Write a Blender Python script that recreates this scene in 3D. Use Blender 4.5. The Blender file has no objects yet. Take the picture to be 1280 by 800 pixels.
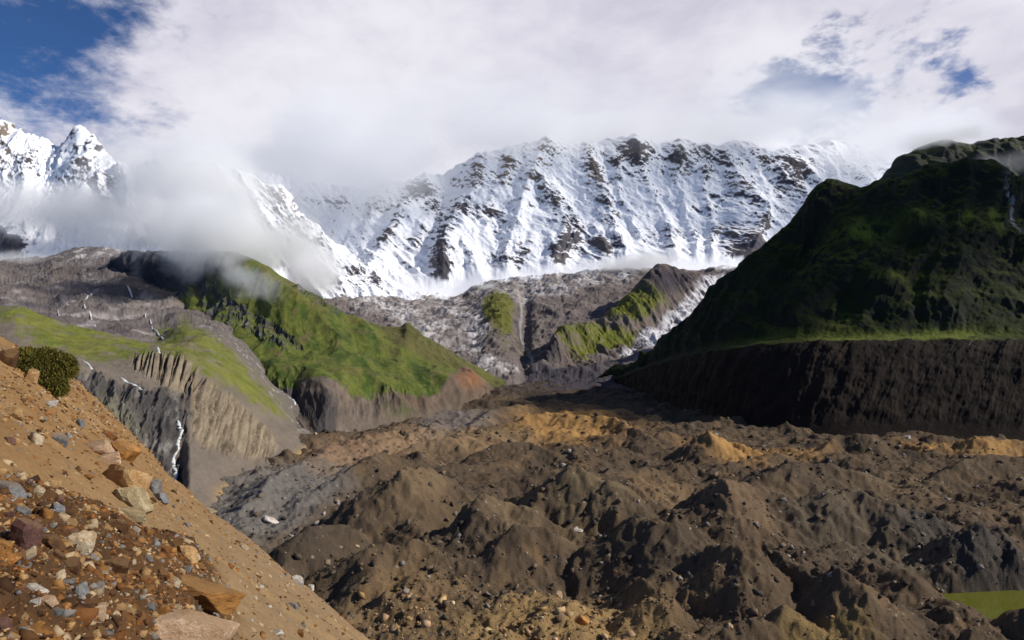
import bpy, bmesh, math, random
import numpy as np
from mathutils import Vector, Matrix

random.seed(7)
RNG = np.random.default_rng(11)
SC = bpy.context.scene
COL = SC.collection

# ------------------------------------------------------------------ camera
F = 834.0            # focal length in photo pixels (photo 1280 wide)
CX, HY = 640.0, 420.0
cam = bpy.data.cameras.new('camera')
cam.sensor_width = 36.0
cam.lens = 36.0 * F / 1280.0
cam.shift_y = (HY - 400.0) / 1280.0
cam.clip_start = 0.1
cam.clip_end = 30000.0
camo = bpy.data.objects.new('camera', cam)
COL.objects.link(camo)
camo.location = (0, 0, 0)
camo.rotation_euler = (math.radians(90), 0, 0)
SC.camera = camo

# ------------------------------------------------------------------ render / view
SC.view_settings.view_transform = 'Standard'
SC.view_settings.look = 'None'
SC.view_settings.exposure = 0.0
SC.view_settings.gamma = 1.0
SC.render.engine = 'CYCLES'
SC.cycles.max_bounces = 16
SC.cycles.diffuse_bounces = 2
SC.cycles.volume_bounces = 14
SC.cycles.volume_step_rate = 0.5
SC.cycles.transparent_max_bounces = 16
SC.cycles.use_denoising = True
SC.cycles.use_adaptive_sampling = True
SC.cycles.adaptive_threshold = 0.02
SC.cycles.volume_max_steps = 128

# ------------------------------------------------------------------ sun and sky
SUN_AZ, SUN_EL = math.radians(96), math.radians(36)   # azimuth from +Y (view) towards +X (right)
sd = Vector((math.sin(SUN_AZ) * math.cos(SUN_EL), math.cos(SUN_AZ) * math.cos(SUN_EL), math.sin(SUN_EL)))
sun = bpy.data.lights.new('sun', 'SUN')
sun.energy = 5.0
sun.angle = math.radians(0.53)
sun.color = (1.0, 0.95, 0.86)
suno = bpy.data.objects.new('sun', sun)
COL.objects.link(suno)
suno.rotation_euler = sd.to_track_quat('Z', 'Y').to_euler()
suno.location = (500, 0, 800)


class NT:
    """small node-tree writer"""
    def __init__(s, tree):
        s.t = tree
        tree.nodes.clear()

    def n(s, kind, **kw):
        nd = s.t.nodes.new(kind)
        for k, v in kw.items():
            if k.startswith('i_'):
                key = k[2:]
                key = int(key) if key.isdigit() else key.replace('_', ' ')
                nd.inputs[key].default_value = v
            else:
                setattr(nd, k, v)
        return nd

    def l(s, a, b):
        s.t.links.new(a, b)

    def sock(s, x, inp):
        if isinstance(x, (int, float, tuple, list)):
            inp.default_value = x
        else:
            s.l(x, inp)

    def m(s, op, a, b=0.0, c=0.0, clamp=False):
        nd = s.t.nodes.new('ShaderNodeMath')
        nd.operation = op
        nd.use_clamp = clamp
        s.sock(a, nd.inputs[0]); s.sock(b, nd.inputs[1]); s.sock(c, nd.inputs[2])
        return nd.outputs[0]

    def vm(s, op, a, b=(0, 0, 0), scale=None):
        nd = s.t.nodes.new('ShaderNodeVectorMath')
        nd.operation = op
        s.sock(a, nd.inputs[0]); s.sock(b, nd.inputs[1])
        if scale is not None:
            s.sock(scale, nd.inputs[3])
        return nd.outputs[1] if op in ('DOT_PRODUCT', 'LENGTH', 'DISTANCE') else nd.outputs[0]

    def ss(s, x, lo, hi):
        nd = s.t.nodes.new('ShaderNodeMapRange')
        nd.interpolation_type = 'SMOOTHSTEP'
        s.sock(x, nd.inputs[0]); nd.inputs[1].default_value = lo; nd.inputs[2].default_value = hi
        return nd.outputs[0]

    def mix(s, f, a, b, blend='MIX'):
        nd = s.t.nodes.new('ShaderNodeMix')
        nd.data_type = 'RGBA'
        nd.blend_type = blend
        s.sock(f, nd.inputs[0]); s.sock(a, nd.inputs[6]); s.sock(b, nd.inputs[7])
        return nd.outputs[2]

    def noise(s, vec, scale, detail=4, rough=0.55, dist=0.0):
        nd = s.t.nodes.new('ShaderNodeTexNoise')
        s.l(vec, nd.inputs['Vector'])
        nd.inputs['Scale'].default_value = scale
        nd.inputs['Detail'].default_value = detail
        nd.inputs['Roughness'].default_value = rough
        nd.inputs['Distortion'].default_value = dist
        return nd.outputs[0]


def pdir(px, py):
    return Vector(((px - CX) / F, 1.0, (HY - py) / F)).normalized()


world = bpy.data.worlds.new('World')
SC.world = world
world.use_nodes = True
w = NT(world.node_tree)
tc = w.n('ShaderNodeTexCoord')
D = w.vm('NORMALIZE', tc.outputs['Generated'])
sky = w.n('ShaderNodeTexSky')
sky.sky_type = 'NISHITA'
sky.sun_disc = False
sky.sun_elevation = SUN_EL
sky.sun_rotation = SUN_AZ
sky.altitude = 4100
sky.air_density = 0.85
sky.dust_density = 0.05
sky.ozone_density = 4.0
# clouds of the sky: streaky fractal layer with a few openings of blue
Ds = w.vm('MULTIPLY', D, (1.0, 1.0, 1.9))
nz1 = w.noise(Ds, 6.5, 8, 0.62, 0.2)
nz2 = w.noise(Ds, 1.9, 4, 0.5, 0.4)
nz3 = w.noise(Ds, 19.0, 6, 0.62, 0.3)


def hole(px, py, ex, ey, soft_px, amp):
    a = math.degrees(pdir(px, py).angle(pdir(ex, ey)))
    ang = w.m('ARCCOSINE', w.vm('DOT_PRODUCT', D, tuple(pdir(px, py))))
    ang = w.m('MULTIPLY', ang, 180 / math.pi)
    nn = w.m('ADD', w.m('MULTIPLY', w.m('SUBTRACT', nz1, 0.5), amp), w.m('MULTIPLY', w.m('SUBTRACT', nz3, 0.5), amp * 0.6))
    ang = w.m('ADD', ang, nn)
    s_ = math.degrees(math.atan(soft_px / F))
    return w.m('SUBTRACT', 1.0, w.ss(ang, a - s_, a + s_))


holes = [hole(-60, -60, 140, 85, 75, 27), hole(990, 112, 1045, 120, 26, 17), hole(945, 132, 968, 134, 22, 13),
         hole(1170, 78, 1190, 84, 24, 15), hole(1200, 108, 1222, 116, 22, 15), hole(1132, 196, 1140, 200, 12, 5)]
hsum = holes[0]
for h in holes[1:]:
    hsum = w.m('MAXIMUM', hsum, w.m('MULTIPLY', h, 0.9))
sepD = w.n('ShaderNodeSeparateXYZ'); w.l(D, sepD.inputs[0])
front = w.ss(sepD.outputs[1], 0.3, 0.68)
over = w.m('SUBTRACT', 1.0, w.ss(sepD.outputs[2], 0.42, 0.75))
cover = w.m('MULTIPLY', w.m('MULTIPLY', w.m('SUBTRACT', 1.0, hsum), front), over)
scat = w.m('MULTIPLY', w.ss(nz1, 0.50, 0.72), 0.5)
cover = w.m('MAXIMUM', cover, scat)
shade = w.ss(w.m('ADD', w.m('MULTIPLY', nz2, 0.65), w.m('MULTIPLY', nz1, 0.35)), 0.40, 0.62)
ccol = w.mix(shade, (5.9, 5.75, 6.9, 1), (8.5, 8.35, 9.0, 1))
skyc = w.mix(1.0, sky.outputs[0], (0.62, 0.86, 1.08, 1), 'MULTIPLY')
fin = w.mix(cover, skyc, ccol)
bg = w.n('ShaderNodeBackground')
w.l(fin, bg.inputs[0])
bg.inputs[1].default_value = 0.1
wo = w.n('ShaderNodeOutputWorld')
w.l(bg.outputs[0], wo.inputs[0])

# ------------------------------------------------------------------ numpy noise
_perm = RNG.permutation(256).astype(np.int32)
_perm = np.concatenate([_perm, _perm])
_ang = RNG.random(256) * 2 * np.pi
_gx, _gy = np.cos(_ang).astype(np.float32), np.sin(_ang).astype(np.float32)


def perlin(x, y):
    x = np.asarray(x, np.float32); y = np.asarray(y, np.float32)
    xf = np.floor(x); yf = np.floor(y)
    xi = xf.astype(np.int32) & 255; yi = yf.astype(np.int32) & 255
    fx = x - xf; fy = y - yf
    u = fx * fx * fx * (fx * (fx * 6 - 15) + 10); v = fy * fy * fy * (fy * (fy * 6 - 15) + 10)
    p0 = _perm[xi]; p1 = _perm[(xi + 1) & 255]
    y1 = (yi + 1) & 255
    a = _perm[p0 + yi]; b = _perm[p1 + yi]; c = _perm[p0 + y1]; d = _perm[p1 + y1]
    g00 = _gx[a] * fx + _gy[a] * fy
    g10 = _gx[b] * (fx - 1) + _gy[b] * fy
    g01 = _gx[c] * fx + _gy[c] * (fy - 1)
    g11 = _gx[d] * (fx - 1) + _gy[d] * (fy - 1)
    t0 = g00 + u * (g10 - g00); t1 = g01 + u * (g11 - g01)
    return (t0 + v * (t1 - t0)) * 1.45


def fbm(x, y, oct=5, gain=0.5, lac=2.03, seed=0.0):
    s = 0; a = 1.0; n = 0
    x = x + seed * 17.3; y = y + seed * 9.7
    for i in range(oct):
        s = s + a * perlin(x, y); n += a
        x = x * lac + 5.2; y = y * lac + 1.3; a *= gain
    return s / n


def ridged(x, y, oct=5, gain=0.5, lac=2.07, seed=0.0):
    """sharp crests at 1, rounded valleys at 0"""
    s = 0; a = 1.0; n = 0; prev = 1.0
    x = x + seed * 13.1; y = y + seed * 7.9
    for i in range(oct):
        r = 1 - np.abs(perlin(x, y)); r = r * r
        s = s + a * r * prev; n += a
        prev = np.clip(r * 1.3, 0, 1)
        x = x * lac + 3.1; y = y * lac + 7.7; a *= gain
    return s / n


def sstep(x, lo, hi):
    t = np.clip((x - lo) / (hi - lo), 0, 1)
    return t * t * (3 - 2 * t)


def poly_sd(U, V, poly):
    """signed distance to a polygon, positive inside"""
    d = np.full(U.shape, 1e18); inside = np.zeros(U.shape, bool)
    n = len(poly)
    for i in range(n):
        x0, y0 = poly[i]; x1, y1 = poly[(i + 1) % n]
        ex, ey = x1 - x0, y1 - y0
        wx, wy = U - x0, V - y0
        t = np.clip((wx * ex + wy * ey) / (ex * ex + ey * ey + 1e-9), 0, 1)
        d = np.minimum(d, (wx - ex * t) ** 2 + (wy - ey * t) ** 2)
        c = ((y0 > V) != (y1 > V)) & (U < (x1 - x0) * (V - y0) / (y1 - y0 + 1e-12) + x0)
        inside ^= c
    d = np.sqrt(d)
    return np.where(inside, d, -d)


def blob(U, V, cx, cy, rx, ry, rot=0.0):
    c, s = math.cos(math.radians(rot)), math.sin(math.radians(rot))
    a = ((U - cx) * c + (V - cy) * s) / rx
    b = (-(U - cx) * s + (V - cy) * c) / ry
    return np.exp(-(a * a + b * b))


def lerp3(A, col, m):
    return A + (np.array(col, np.float32) - A) * m[..., None]


# ------------------------------------------------------------------ mesh writing
def tag(o, label=None, cat=None, group=None, kind=None):
    if label: o['label'] = label
    if cat: o['category'] = cat
    if group: o['group'] = group
    if kind: o['kind'] = kind
    return o


def grid_obj(name, P, C, mat):
    nv, nu = P.shape[:2]
    me = bpy.data.meshes.new(name)
    me.vertices.add(nu * nv)
    me.vertices.foreach_set('co', P.reshape(-1).astype(np.float32))
    idx = np.arange(nu * nv, dtype=np.int32).reshape(nv, nu)
    q = np.stack([idx[:-1, :-1], idx[:-1, 1:], idx[1:, 1:], idx[1:, :-1]], -1).reshape(-1, 4)
    nf = len(q)
    me.loops.add(nf * 4)
    me.loops.foreach_set('vertex_index', q.reshape(-1))
    me.polygons.add(nf)
    me.polygons.foreach_set('loop_start', np.arange(0, nf * 4, 4, dtype=np.int32))
    me.polygons.foreach_set('loop_total', np.full(nf, 4, np.int32))
    me.polygons.foreach_set('use_smooth', np.ones(nf, bool))
    at = me.attributes.new('Col', 'FLOAT_COLOR', 'POINT')
    cc = np.concatenate([np.clip(C, 0, 1), np.ones(C.shape[:2] + (1,))], -1)
    at.data.foreach_set('color', cc.reshape(-1).astype(np.float32))
    me.update()
    me.validate()
    me.materials.append(mat)
    o = bpy.data.objects.new(name, me)
    COL.objects.link(o)
    return o


def normals(P):
    du = np.gradient(P, axis=1); dv = np.gradient(P, axis=0)
    N = np.cross(du, dv)
    N /= np.linalg.norm(N, axis=-1, keepdims=True) + 1e-9
    N[N[..., 2] < 0] *= -1
    return N


def hermite(vals, nsub):
    """vals: (R, nu, 3) node rows -> monotone cubic through the rows"""
    R = len(vals)
    dl = np.diff(vals, axis=0)
    tg = np.zeros_like(vals)
    tg[0] = dl[0]; tg[-1] = dl[-1]
    for i in range(1, R - 1):
        a, b = dl[i - 1], dl[i]
        h = 2 * a * b / np.where(np.abs(a + b) < 1e-9, 1e-9, a + b)
        tg[i] = np.where(a * b > 0, h, 0)
    out = []
    tt = []
    for i in range(R - 1):
        n = nsub[i]
        for k in range(n + (1 if i == R - 2 else 0)):
            t = k / n
            h00 = 2 * t**3 - 3 * t**2 + 1; h10 = t**3 - 2 * t**2 + t
            h01 = -2 * t**3 + 3 * t**2; h11 = t**3 - t**2
            out.append(h00 * vals[i] + h10 * tg[i] + h01 * vals[i + 1] + h11 * tg[i + 1])
            tt.append(i + t)
    return np.array(out), np.array(tt)


def curve1(pts, x):
    """smooth 1-D curve through (x, y) points"""
    xs = np.array([p[0] for p in pts], float); ys = np.array([p[1] for p in pts], float)
    n = len(xs)
    if n == 1:
        return np.full(x.shape, ys[0])
    d = np.diff(ys) / np.diff(xs)
    m = np.zeros(n); m[0] = d[0]; m[-1] = d[-1]
    for i in range(1, n - 1):
        m[i] = 0 if d[i - 1] * d[i] <= 0 else 2 * d[i - 1] * d[i] / (d[i - 1] + d[i])
    xc = np.clip(x, xs[0], xs[-1])
    k = np.clip(np.searchsorted(xs, xc) - 1, 0, n - 2)
    h = xs[k + 1] - xs[k]; t = (xc - xs[k]) / h
    return ((2 * t**3 - 3 * t**2 + 1) * ys[k] + (t**3 - 2 * t**2 + t) * h * m[k]
            + (-2 * t**3 + 3 * t**2) * ys[k + 1] + (t**3 - t**2) * h * m[k + 1])


def loft(u0, u1, nu, rows, nsub):
    """rows: list of (py curve, Y curve) over px; gives points, photo-survey coordinates and row parameter"""
    px = np.linspace(u0, u1, nu)
    vals = []
    for pyc, yc in rows:
        py = curve1(pyc, px); Y = curve1(yc, px) if isinstance(yc, list) else np.full(nu, float(yc))
        vals.append(np.stack([(px - CX) / F * Y, Y, (HY - py) / F * Y], -1))
    P, T = hermite(np.array(vals), nsub)
    U = np.broadcast_to(px, P.shape[:2]).copy()
    V = HY - P[..., 2] / P[..., 1] * F
    TT = np.broadcast_to(T[:, None], P.shape[:2]).copy()
    return P, U, V, TT


def smooth_noise_mask(U, V, poly, soft, wob, scale, seed):
    return sstep(poly_sd(U, V, poly) + wob * fbm(U / scale, V / scale, 5, 0.6, seed=seed), -soft, soft)


# ------------------------------------------------------------------ materials
def terrain_mat(name, s1, s2, var=0.35, bump=0.5, bdist=1.0, rough=0.95, spec=0.12, speck=None):
    m = bpy.data.materials.new(name)
    m.use_nodes = True
    t = NT(m.node_tree)
    c = t.n('ShaderNodeTexCoord')
    at = t.n('ShaderNodeAttribute', attribute_name='Col')
    n1 = t.noise(c.outputs['Object'], s1, 5, 0.62)
    n2 = t.noise(c.outputs['Object'], s2, 6, 0.7)
    f = t.m('ADD', t.m('MULTIPLY', t.m('SUBTRACT', n1, 0.5), var * 1.6), t.m('MULTIPLY', t.m('SUBTRACT', n2, 0.5), var * 2.0))
    f = t.m('MAXIMUM', t.m('ADD', f, 1.0), 0.25)
    g = t.n('ShaderNodeCombineXYZ'); 
    for i in range(3): t.l(f, g.inputs[i])
    col = t.mix(1.0, at.outputs['Color'], g.outputs[0], 'MULTIPLY')
    if speck:
        sc_, scol, amt = speck
        v = t.n('ShaderNodeTexVoronoi'); v.inputs['Scale'].default_value = sc_
        t.l(c.outputs['Object'], v.inputs['Vector'])
        sepc = t.n('ShaderNodeSeparateColor'); t.l(v.outputs['Color'], sepc.inputs[0])
        k = t.m('MULTIPLY', t.ss(sepc.outputs[0], 1 - amt, 1 - amt * 0.6), t.m('SUBTRACT', 1.0, t.ss(v.outputs['Distance'], 0.25, 0.5)))
        col = t.mix(k, col, scol)
    b = t.n('ShaderNodeBump'); b.inputs['Strength'].default_value = bump; b.inputs['Distance'].default_value = bdist
    t.l(n2, b.inputs['Height'])
    p = t.n('ShaderNodeBsdfPrincipled')
    t.l(col, p.inputs['Base Color']); t.l(b.outputs[0], p.inputs['Normal'])
    p.inputs['Roughness'].default_value = rough
    p.inputs['Specular IOR Level'].default_value = spec
    o = t.n('ShaderNodeOutputMaterial'); t.l(p.outputs[0], o.inputs[0])
    return m


# ================================================================== THE SNOW WALL
def snow_paint(P, N, U, V, rockbias, seed, brown=None, xs=1.0):
    x, z = P[..., 0] + .6 * P[..., 1], P[..., 2]
    nzv = N[..., 2]
    a = fbm(x / (70 * xs), z / (60 * xs), 6, 0.62, seed=seed)
    sl = sstep(fbm(x / (260 * xs), z / (260 * xs), 3, seed=seed + 1), -.15, .15)
    st = (1 - sl) * fbm((x + .6 * z) / (26 * xs), z / (60 * xs), 5, 0.62, seed=seed + 3) + sl * fbm((x - .5 * z) / (28 * xs), z / (60 * xs), 5, 0.62, seed=seed + 4)
    cl = fbm(x / (190 * xs), z / (170 * xs), 4, .55, seed=seed + 5)
    rg = ridged(x / (58 * xs), z / (44 * xs), 6, .64, seed=seed + 6) - .42
    r = (0.60 - nzv) * .85 + a * 0.28 + st * 0.20 + .62 * cl + .50 * rg + rockbias - .03
    rock = sstep(r, 0.27, 0.36)
    dust = sstep(r, 0.12, 0.33)
    C = np.empty(P.shape, np.float32); C[:] = (0.88, 0.885, 0.92)
    C = lerp3(C, (0.74, 0.73, 0.745), 0.5 * dust)
    tone = np.clip(0.5 + 0.9 * fbm(x / (120 * xs), z / (90 * xs), 4, seed=seed + 9), 0, 1)
    rc = lerp3(np.broadcast_to(np.array((0.030, 0.032, 0.055), np.float32), P.shape).copy(), (0.13, 0.11, 0.105), tone)
    if brown is not None:
        rc = lerp3(rc, (0.26, 0.20, 0.14), brown)
    return C + (rc - C) * rock[..., None], rock


M_SNOW = terrain_mat('snow_and_rock', 0.02, 0.12, 0.10, 0.35, 6.0, 0.8, 0.2)


WALL_SPURS = [  # buttresses of the face in survey pixels, width, relief in metres
    ([(535, 226), (515, 262), (492, 298), (470, 332), (455, 350)], 22, 80), ([(545, 245), (540, 275), (520, 310)], 12, 40),
    ([(606, 205), (598, 240), (572, 285), (560, 320), (556, 352)], 24, 90), ([(598, 262), (630, 268), (640, 290)], 12, 35), ([(575, 300), (592, 326), (602, 352)], 13, 50),
    ([(680, 180), (668, 222), (652, 262), (640, 300), (632, 338)], 18, 70), ([(668, 222), (700, 262), (706, 300), (690, 332)], 16, 60),
    ([(735, 182), (744, 222), (756, 256), (770, 296), (782, 322)], 16, 75), ([(706, 262), (722, 292), (706, 326)], 14, 50), ([(745, 292), (760, 318)], 14, 40),
    ([(795, 176), (800, 210), (815, 250), (838, 296), (842, 320)], 12, 45), ([(850, 184), (846, 230), (862, 280), (872, 322)], 11, 40),
    ([(885, 184), (878, 240), (890, 290), (888, 326)], 10, 40), ([(906, 196), (926, 236), (952, 268), (938, 326)], 20, 70), ([(920, 182), (965, 212), (1004, 250), (1030, 300)], 14, 60),
    ([(960, 190), (1000, 206), (1060, 260)], 12, 40), ([(640, 196), (632, 232), (610, 262)], 14, 45), ([(770, 200), (776, 250), (800, 300)], 9, 30), ([(1040, 186), (1080, 230), (1110, 290)], 14, 45),
    ([(440, 236), (420, 280), (400, 330)], 16, 50), ([(480, 232), (470, 262), (452, 300)], 12, 35)]


def build_snow_wall():
    crest = [(0, 225), (200, 212), (300, 214), (380, 228), (450, 238), (520, 228), (545, 226), (580, 206), (620, 192), (660, 182), (690, 178),
             (720, 186), (760, 178), (800, 175), (830, 184), (860, 181), (900, 185), (925, 180), (960, 190), (1000, 186), (1050, 180),
             (1100, 188), (1150, 200), (1250, 235), (1500, 260), (1700, 260)]
    def off(k, b): return [(x, y * k + b) for x, y in crest]
    rows = [
        ([(200, 400), (430, 380), (560, 380), (640, 362), (900, 350), (1700, 360)], 2850),
        ([(200, 372), (430, 348), (500, 352), (560, 350), (600, 342), (700, 334), (800, 322), (900, 322), (1000, 330), (1700, 330)], 3250),
        (off(0.5, 205), 3520),
        (off(0.8, 90), 3880),
        (crest, 4250),
        ([(200, 330), (1700, 300)], 5000)]
    P, U, V, T = loft(0, 1600, 1400, rows, [14, 70, 110, 120, 24])
    x, z = (P[..., 0] + .5 * P[..., 1]).copy(), P[..., 2].copy()
    up = sstep(T, 0.5, 1.3) * (1 - 0.4 * sstep(T, 3.8, 4.0))
    wx = x + 45 * fbm(x / 200, z / 200, 4, seed=6)
    sel = sstep(fbm(x / 420, z / 500, 3, seed=1), -.18, .18)
    ribs = (1 - sel) * ridged((wx + .45 * z) / 210, z / 520, 6, 0.52, seed=2) + sel * ridged((wx - .35 * z) / 190, z / 560, 6, 0.52, seed=12)
    ribs2 = ridged(wx / 95, z / 120, 6, 0.58, seed=5)
    fine = fbm(x / 42, z / 42, 5, 0.6, seed=4)
    crag = sstep(fbm(x / 170, z / 150, 4, .55, seed=9), -.15, .25)
    d = up * (26 * (ribs - 0.35) + 12 * (ribs2 - 0.35) + (5 + 9 * crag) * fine + 16 * crag * (ridged(x / 48, z / 62, 5, .6, seed=10) - .4))
    sp = np.zeros_like(x); spb = np.zeros_like(x)
    wu = U + 7 * fbm(U / 16, V / 16, 4, .6, seed=13); wv = V + 7 * fbm(U / 16, V / 16, 4, .6, seed=14)
    for pts, wd, am in WALL_SPURS:
        for (x0, y0), (x1, y1) in zip(pts[:-1], pts[1:]):
            ex, ey = x1 - x0, y1 - y0
            t = np.clip(((wu - x0) * ex + (wv - y0) * ey) / (ex * ex + ey * ey), 0, 1)
            dd = np.hypot(wu - x0 - ex * t, wv - y0 - ey * t)
            k_ = am * np.clip(1 - dd / wd, 0, 1) ** 1.2
            sp = np.maximum(sp, k_)
            spb = np.maximum(spb, np.clip(1 - dd / (wd * .8), 0, 1) * ((wu - x0 - ex * t) < wd * .25))
    d = d + up * sp * .52 * (1 - .35 * sstep(T, 3.2, 4.0))
    big = np.zeros_like(x)
    # buttresses that stand out of the face: survey coordinates of their heads
    for (bx, by, rx, ry, rot, am) in [(565, 320, 26, 42, 25, 70), (515, 280, 40, 30, -35, 60), (700, 305, 20, 34, 35, 40),
                                      (750, 318, 24, 22, 0, 40), (660, 318, 16, 22, 30, 30), (940, 300, 50, 60, -35, 70), (840, 310, 16, 40, -20, 30),
                                      (640, 225, 60, 26, -10, 50), (730, 225, 14, 40, -15, 45), (850, 195, 24, 16, 0, 50), (790, 192, 20, 18, 10, 50), (990, 212, 22, 14, 20, 40)]:
        big += .7 * am * blob(U, V, bx, by, rx, ry, rot)
    N = normals(P)
    P = P + N * (d + big * up)[..., None]
    P[..., 2] += up * 26 * (ridged(x / 60, z / 200, 4, seed=8) - 0.4) * sstep(T, 3.2, 4.0)
    N = normals(P)
    bias = np.full(x.shape, 0.0)
    for (bx, by, rx, ry, rot, am) in [(553, 346, 20, 14, 25, .45), (590, 352, 16, 14, 0, .35), (562, 318, 16, 26, 30, .2), (490, 300, 34, 14, -40, .25),
                                      (530, 240, 20, 18, 0, .3), (515, 262, 20, 20, 0, .16), (545, 285, 10, 20, 20, .2), (600, 270, 45, 8, -8, .22), (655, 320, 12, 18, 35, .4),
                                      (705, 312, 18, 26, 40, .45), (755, 312, 24, 16, 10, .42), (690, 265, 10, 24, 30, .2), (770, 275, 9, 30, -15, .2),
                                      (630, 215, 40, 22, -10, .16), (740, 215, 10, 40, -18, .24), (850, 200, 22, 14, 0, .26), (792, 192, 18, 18, 0, .3),
                                      (930, 300, 34, 50, -25, .22), (925, 330, 45, 16, 10, .28), (920, 240, 30, 16, 35, .2), (990, 210, 20, 10, 25, .3), (975, 240, 10, 16, 0, .22), (1000, 238, 10, 10, 0, .22),
                                      (840, 290, 14, 40, -15, .14), (870, 290, 10, 44, -5, .14), (620, 300, 24, 14, 0, .14), (1045, 215, 50, 30, 0, -.2),
                                      (610, 245, 60, 10, 10, -.15), (650, 285, 20, 20, 0, -.2), (440, 280, 60, 30, 0, -.1), (860, 245, 40, 25, -20, -.12), (780, 240, 25, 25, 0, -.12)]:
        bias += (1.45 if am > .2 else 1.0) * am * blob(U, V, bx, by, rx, ry, rot)
    bias -= 0.6 * (1 - sstep(T, 0.6, 1.0))
    bias += .17 * spb - .05  # dark rock colour laid along each spur's shadow side
    br = np.clip(blob(U, V, 595, 350, 16, 16) + blob(U, V, 650, 215, 70, 28) * 0.7 + blob(U, V, 740, 240, 16, 16) * .6, 0, 1)
    C, rock = snow_paint(P, N, U, V, bias, 3, br)
    o = grid_obj('snow_mountain', P, C, M_SNOW)
    tag(o, 'great snow-covered mountain wall with dark rock bands closing the valley, its crest lost in cloud', 'mountain', kind='structure')


def build_snow_spur():
    crest = [(60, 230), (200, 200), (260, 205), (300, 215), (330, 230), (345, 232), (360, 246), (375, 268), (400, 288), (420, 305), (440, 322), (470, 344), (500, 362), (540, 380)]
    rows = [([(60, 400), (540, 400)], 2350),
            ([(x, 0.45 * y + 0.55 * 392) for x, y in crest], 2520),
            (crest, 2750),
            ([(x, y + 60) for x, y in crest], 3050)]
    P, U, V, T = loft(60, 540, 560, rows, [50, 110, 30])
    x, z = (P[..., 0] + .6 * P[..., 1]).copy(), P[..., 2].copy()
    N = normals(P)
    r1 = ridged((x + .5 * z) / 120, (z - .3 * x) / 260, 6, 0.58, seed=21)
    d = 36 * (r1 - 0.4) + 7 * fbm(x / 30, z / 30, 5, .6, seed=22)
    P = P + N * d[..., None]
    N = normals(P)
    bias = 0.05 + 0.30 * blob(U, V, 455, 335, 34, 22, 35) + 0.2 * blob(U, V, 345, 240, 14, 16) + .1 * blob(U, V, 400, 300, 40, 16, 40)
    br = 0.75 * blob(U, V, 350, 245, 30, 30)
    C, _ = snow_paint(P, N, U, V, bias, 25, br, 0.75)
    tag(grid_obj('snow_ridge', P, C, M_SNOW), 'steep snowy rock ridge running down behind the mist, left of the great snow wall', 'ridge', kind='structure')


def build_snow_peak():
    crest = [(-300, 100), (-150, 120), (-60, 140), (-20, 150), (0, 149), (10, 160), (22, 168), (40, 173), (60, 179), (78, 183), (88, 172), (97, 162), (106, 166),
             (118, 176), (130, 190), (145, 209), (170, 240), (210, 268), (260, 300), (300, 320)]
    rows = [([(-300, 350), (300, 350)], 2150),
            ([(-300, 330), (0, 322), (60, 322), (120, 318), (300, 325)], 2300),
            ([(-300, 220), (-60, 232), (10, 240), (60, 252), (97, 244), (140, 262), (200, 290), (300, 318)], 2600),
            (crest, 2950),
            ([(x, y + 80) for x, y in crest], 3400)]
    P, U, V, T = loft(-300, 300, 560, rows, [10, 80, 110, 26])
    x, z = (P[..., 0] + .7 * P[..., 1]).copy(), P[..., 2].copy()
    N = normals(P)
    up = sstep(T, 0.5, 1.6)
    d = up * (55 * (ridged((x - .4 * z) / 170, z / 340, 6, .55, seed=31) - .4) + 10 * fbm(x / 30, z / 30, 5, .6, seed=32))
    d += 40 * blob(U, V, 20, 312, 20, 22)
    pk = blob(U, V, 97, 180, 16, 20)
    P = P + N * (d * (1 - .6 * pk))[..., None]
    N = normals(P)
    bias = (-.03 + .26 * blob(U, V, 95, 186, 18, 14) + .22 * blob(U, V, 10, 178, 24, 26) + .25 * blob(U, V, 35, 198, 22, 12) + .2 * blob(U, V, 60, 292, 30, 16)
            + 0.9 * blob(U, V, 18, 316, 22, 17, 25) - .5 * blob(U, V, 120, 312, 50, 12) - .2 * blob(U, V, 50, 240, 60, 20) - .3 * blob(U, V, 60, 300, 10, 14, -20))
    br = .7 * blob(U, V, 5, 165, 20, 30) + .3 * blob(U, V, 90, 175, 14, 20)
    C, _ = snow_paint(P, N, U, V, bias, 35, br, .8)
    tag(grid_obj('snow_peak', P, C, M_SNOW), 'pointed snow peak with a rocky summit at the far left, half hidden by mist', 'mountain', kind='structure')


# ================================================================== HEADWALL UNDER THE SNOW WALL
M_FAR = terrain_mat('far_moraine', 0.03, 0.16, 0.32, 0.6, 3.0)


def ice_color(x, y, seed):
    n = fbm(x / 24, y / 24, 6, .66, seed=seed); r = ridged(x / 30, y / 60, 5, .6, seed=seed + 1)
    return np.clip(.5 + .75 * n + .7 * (r - .4), 0, 1)


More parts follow.
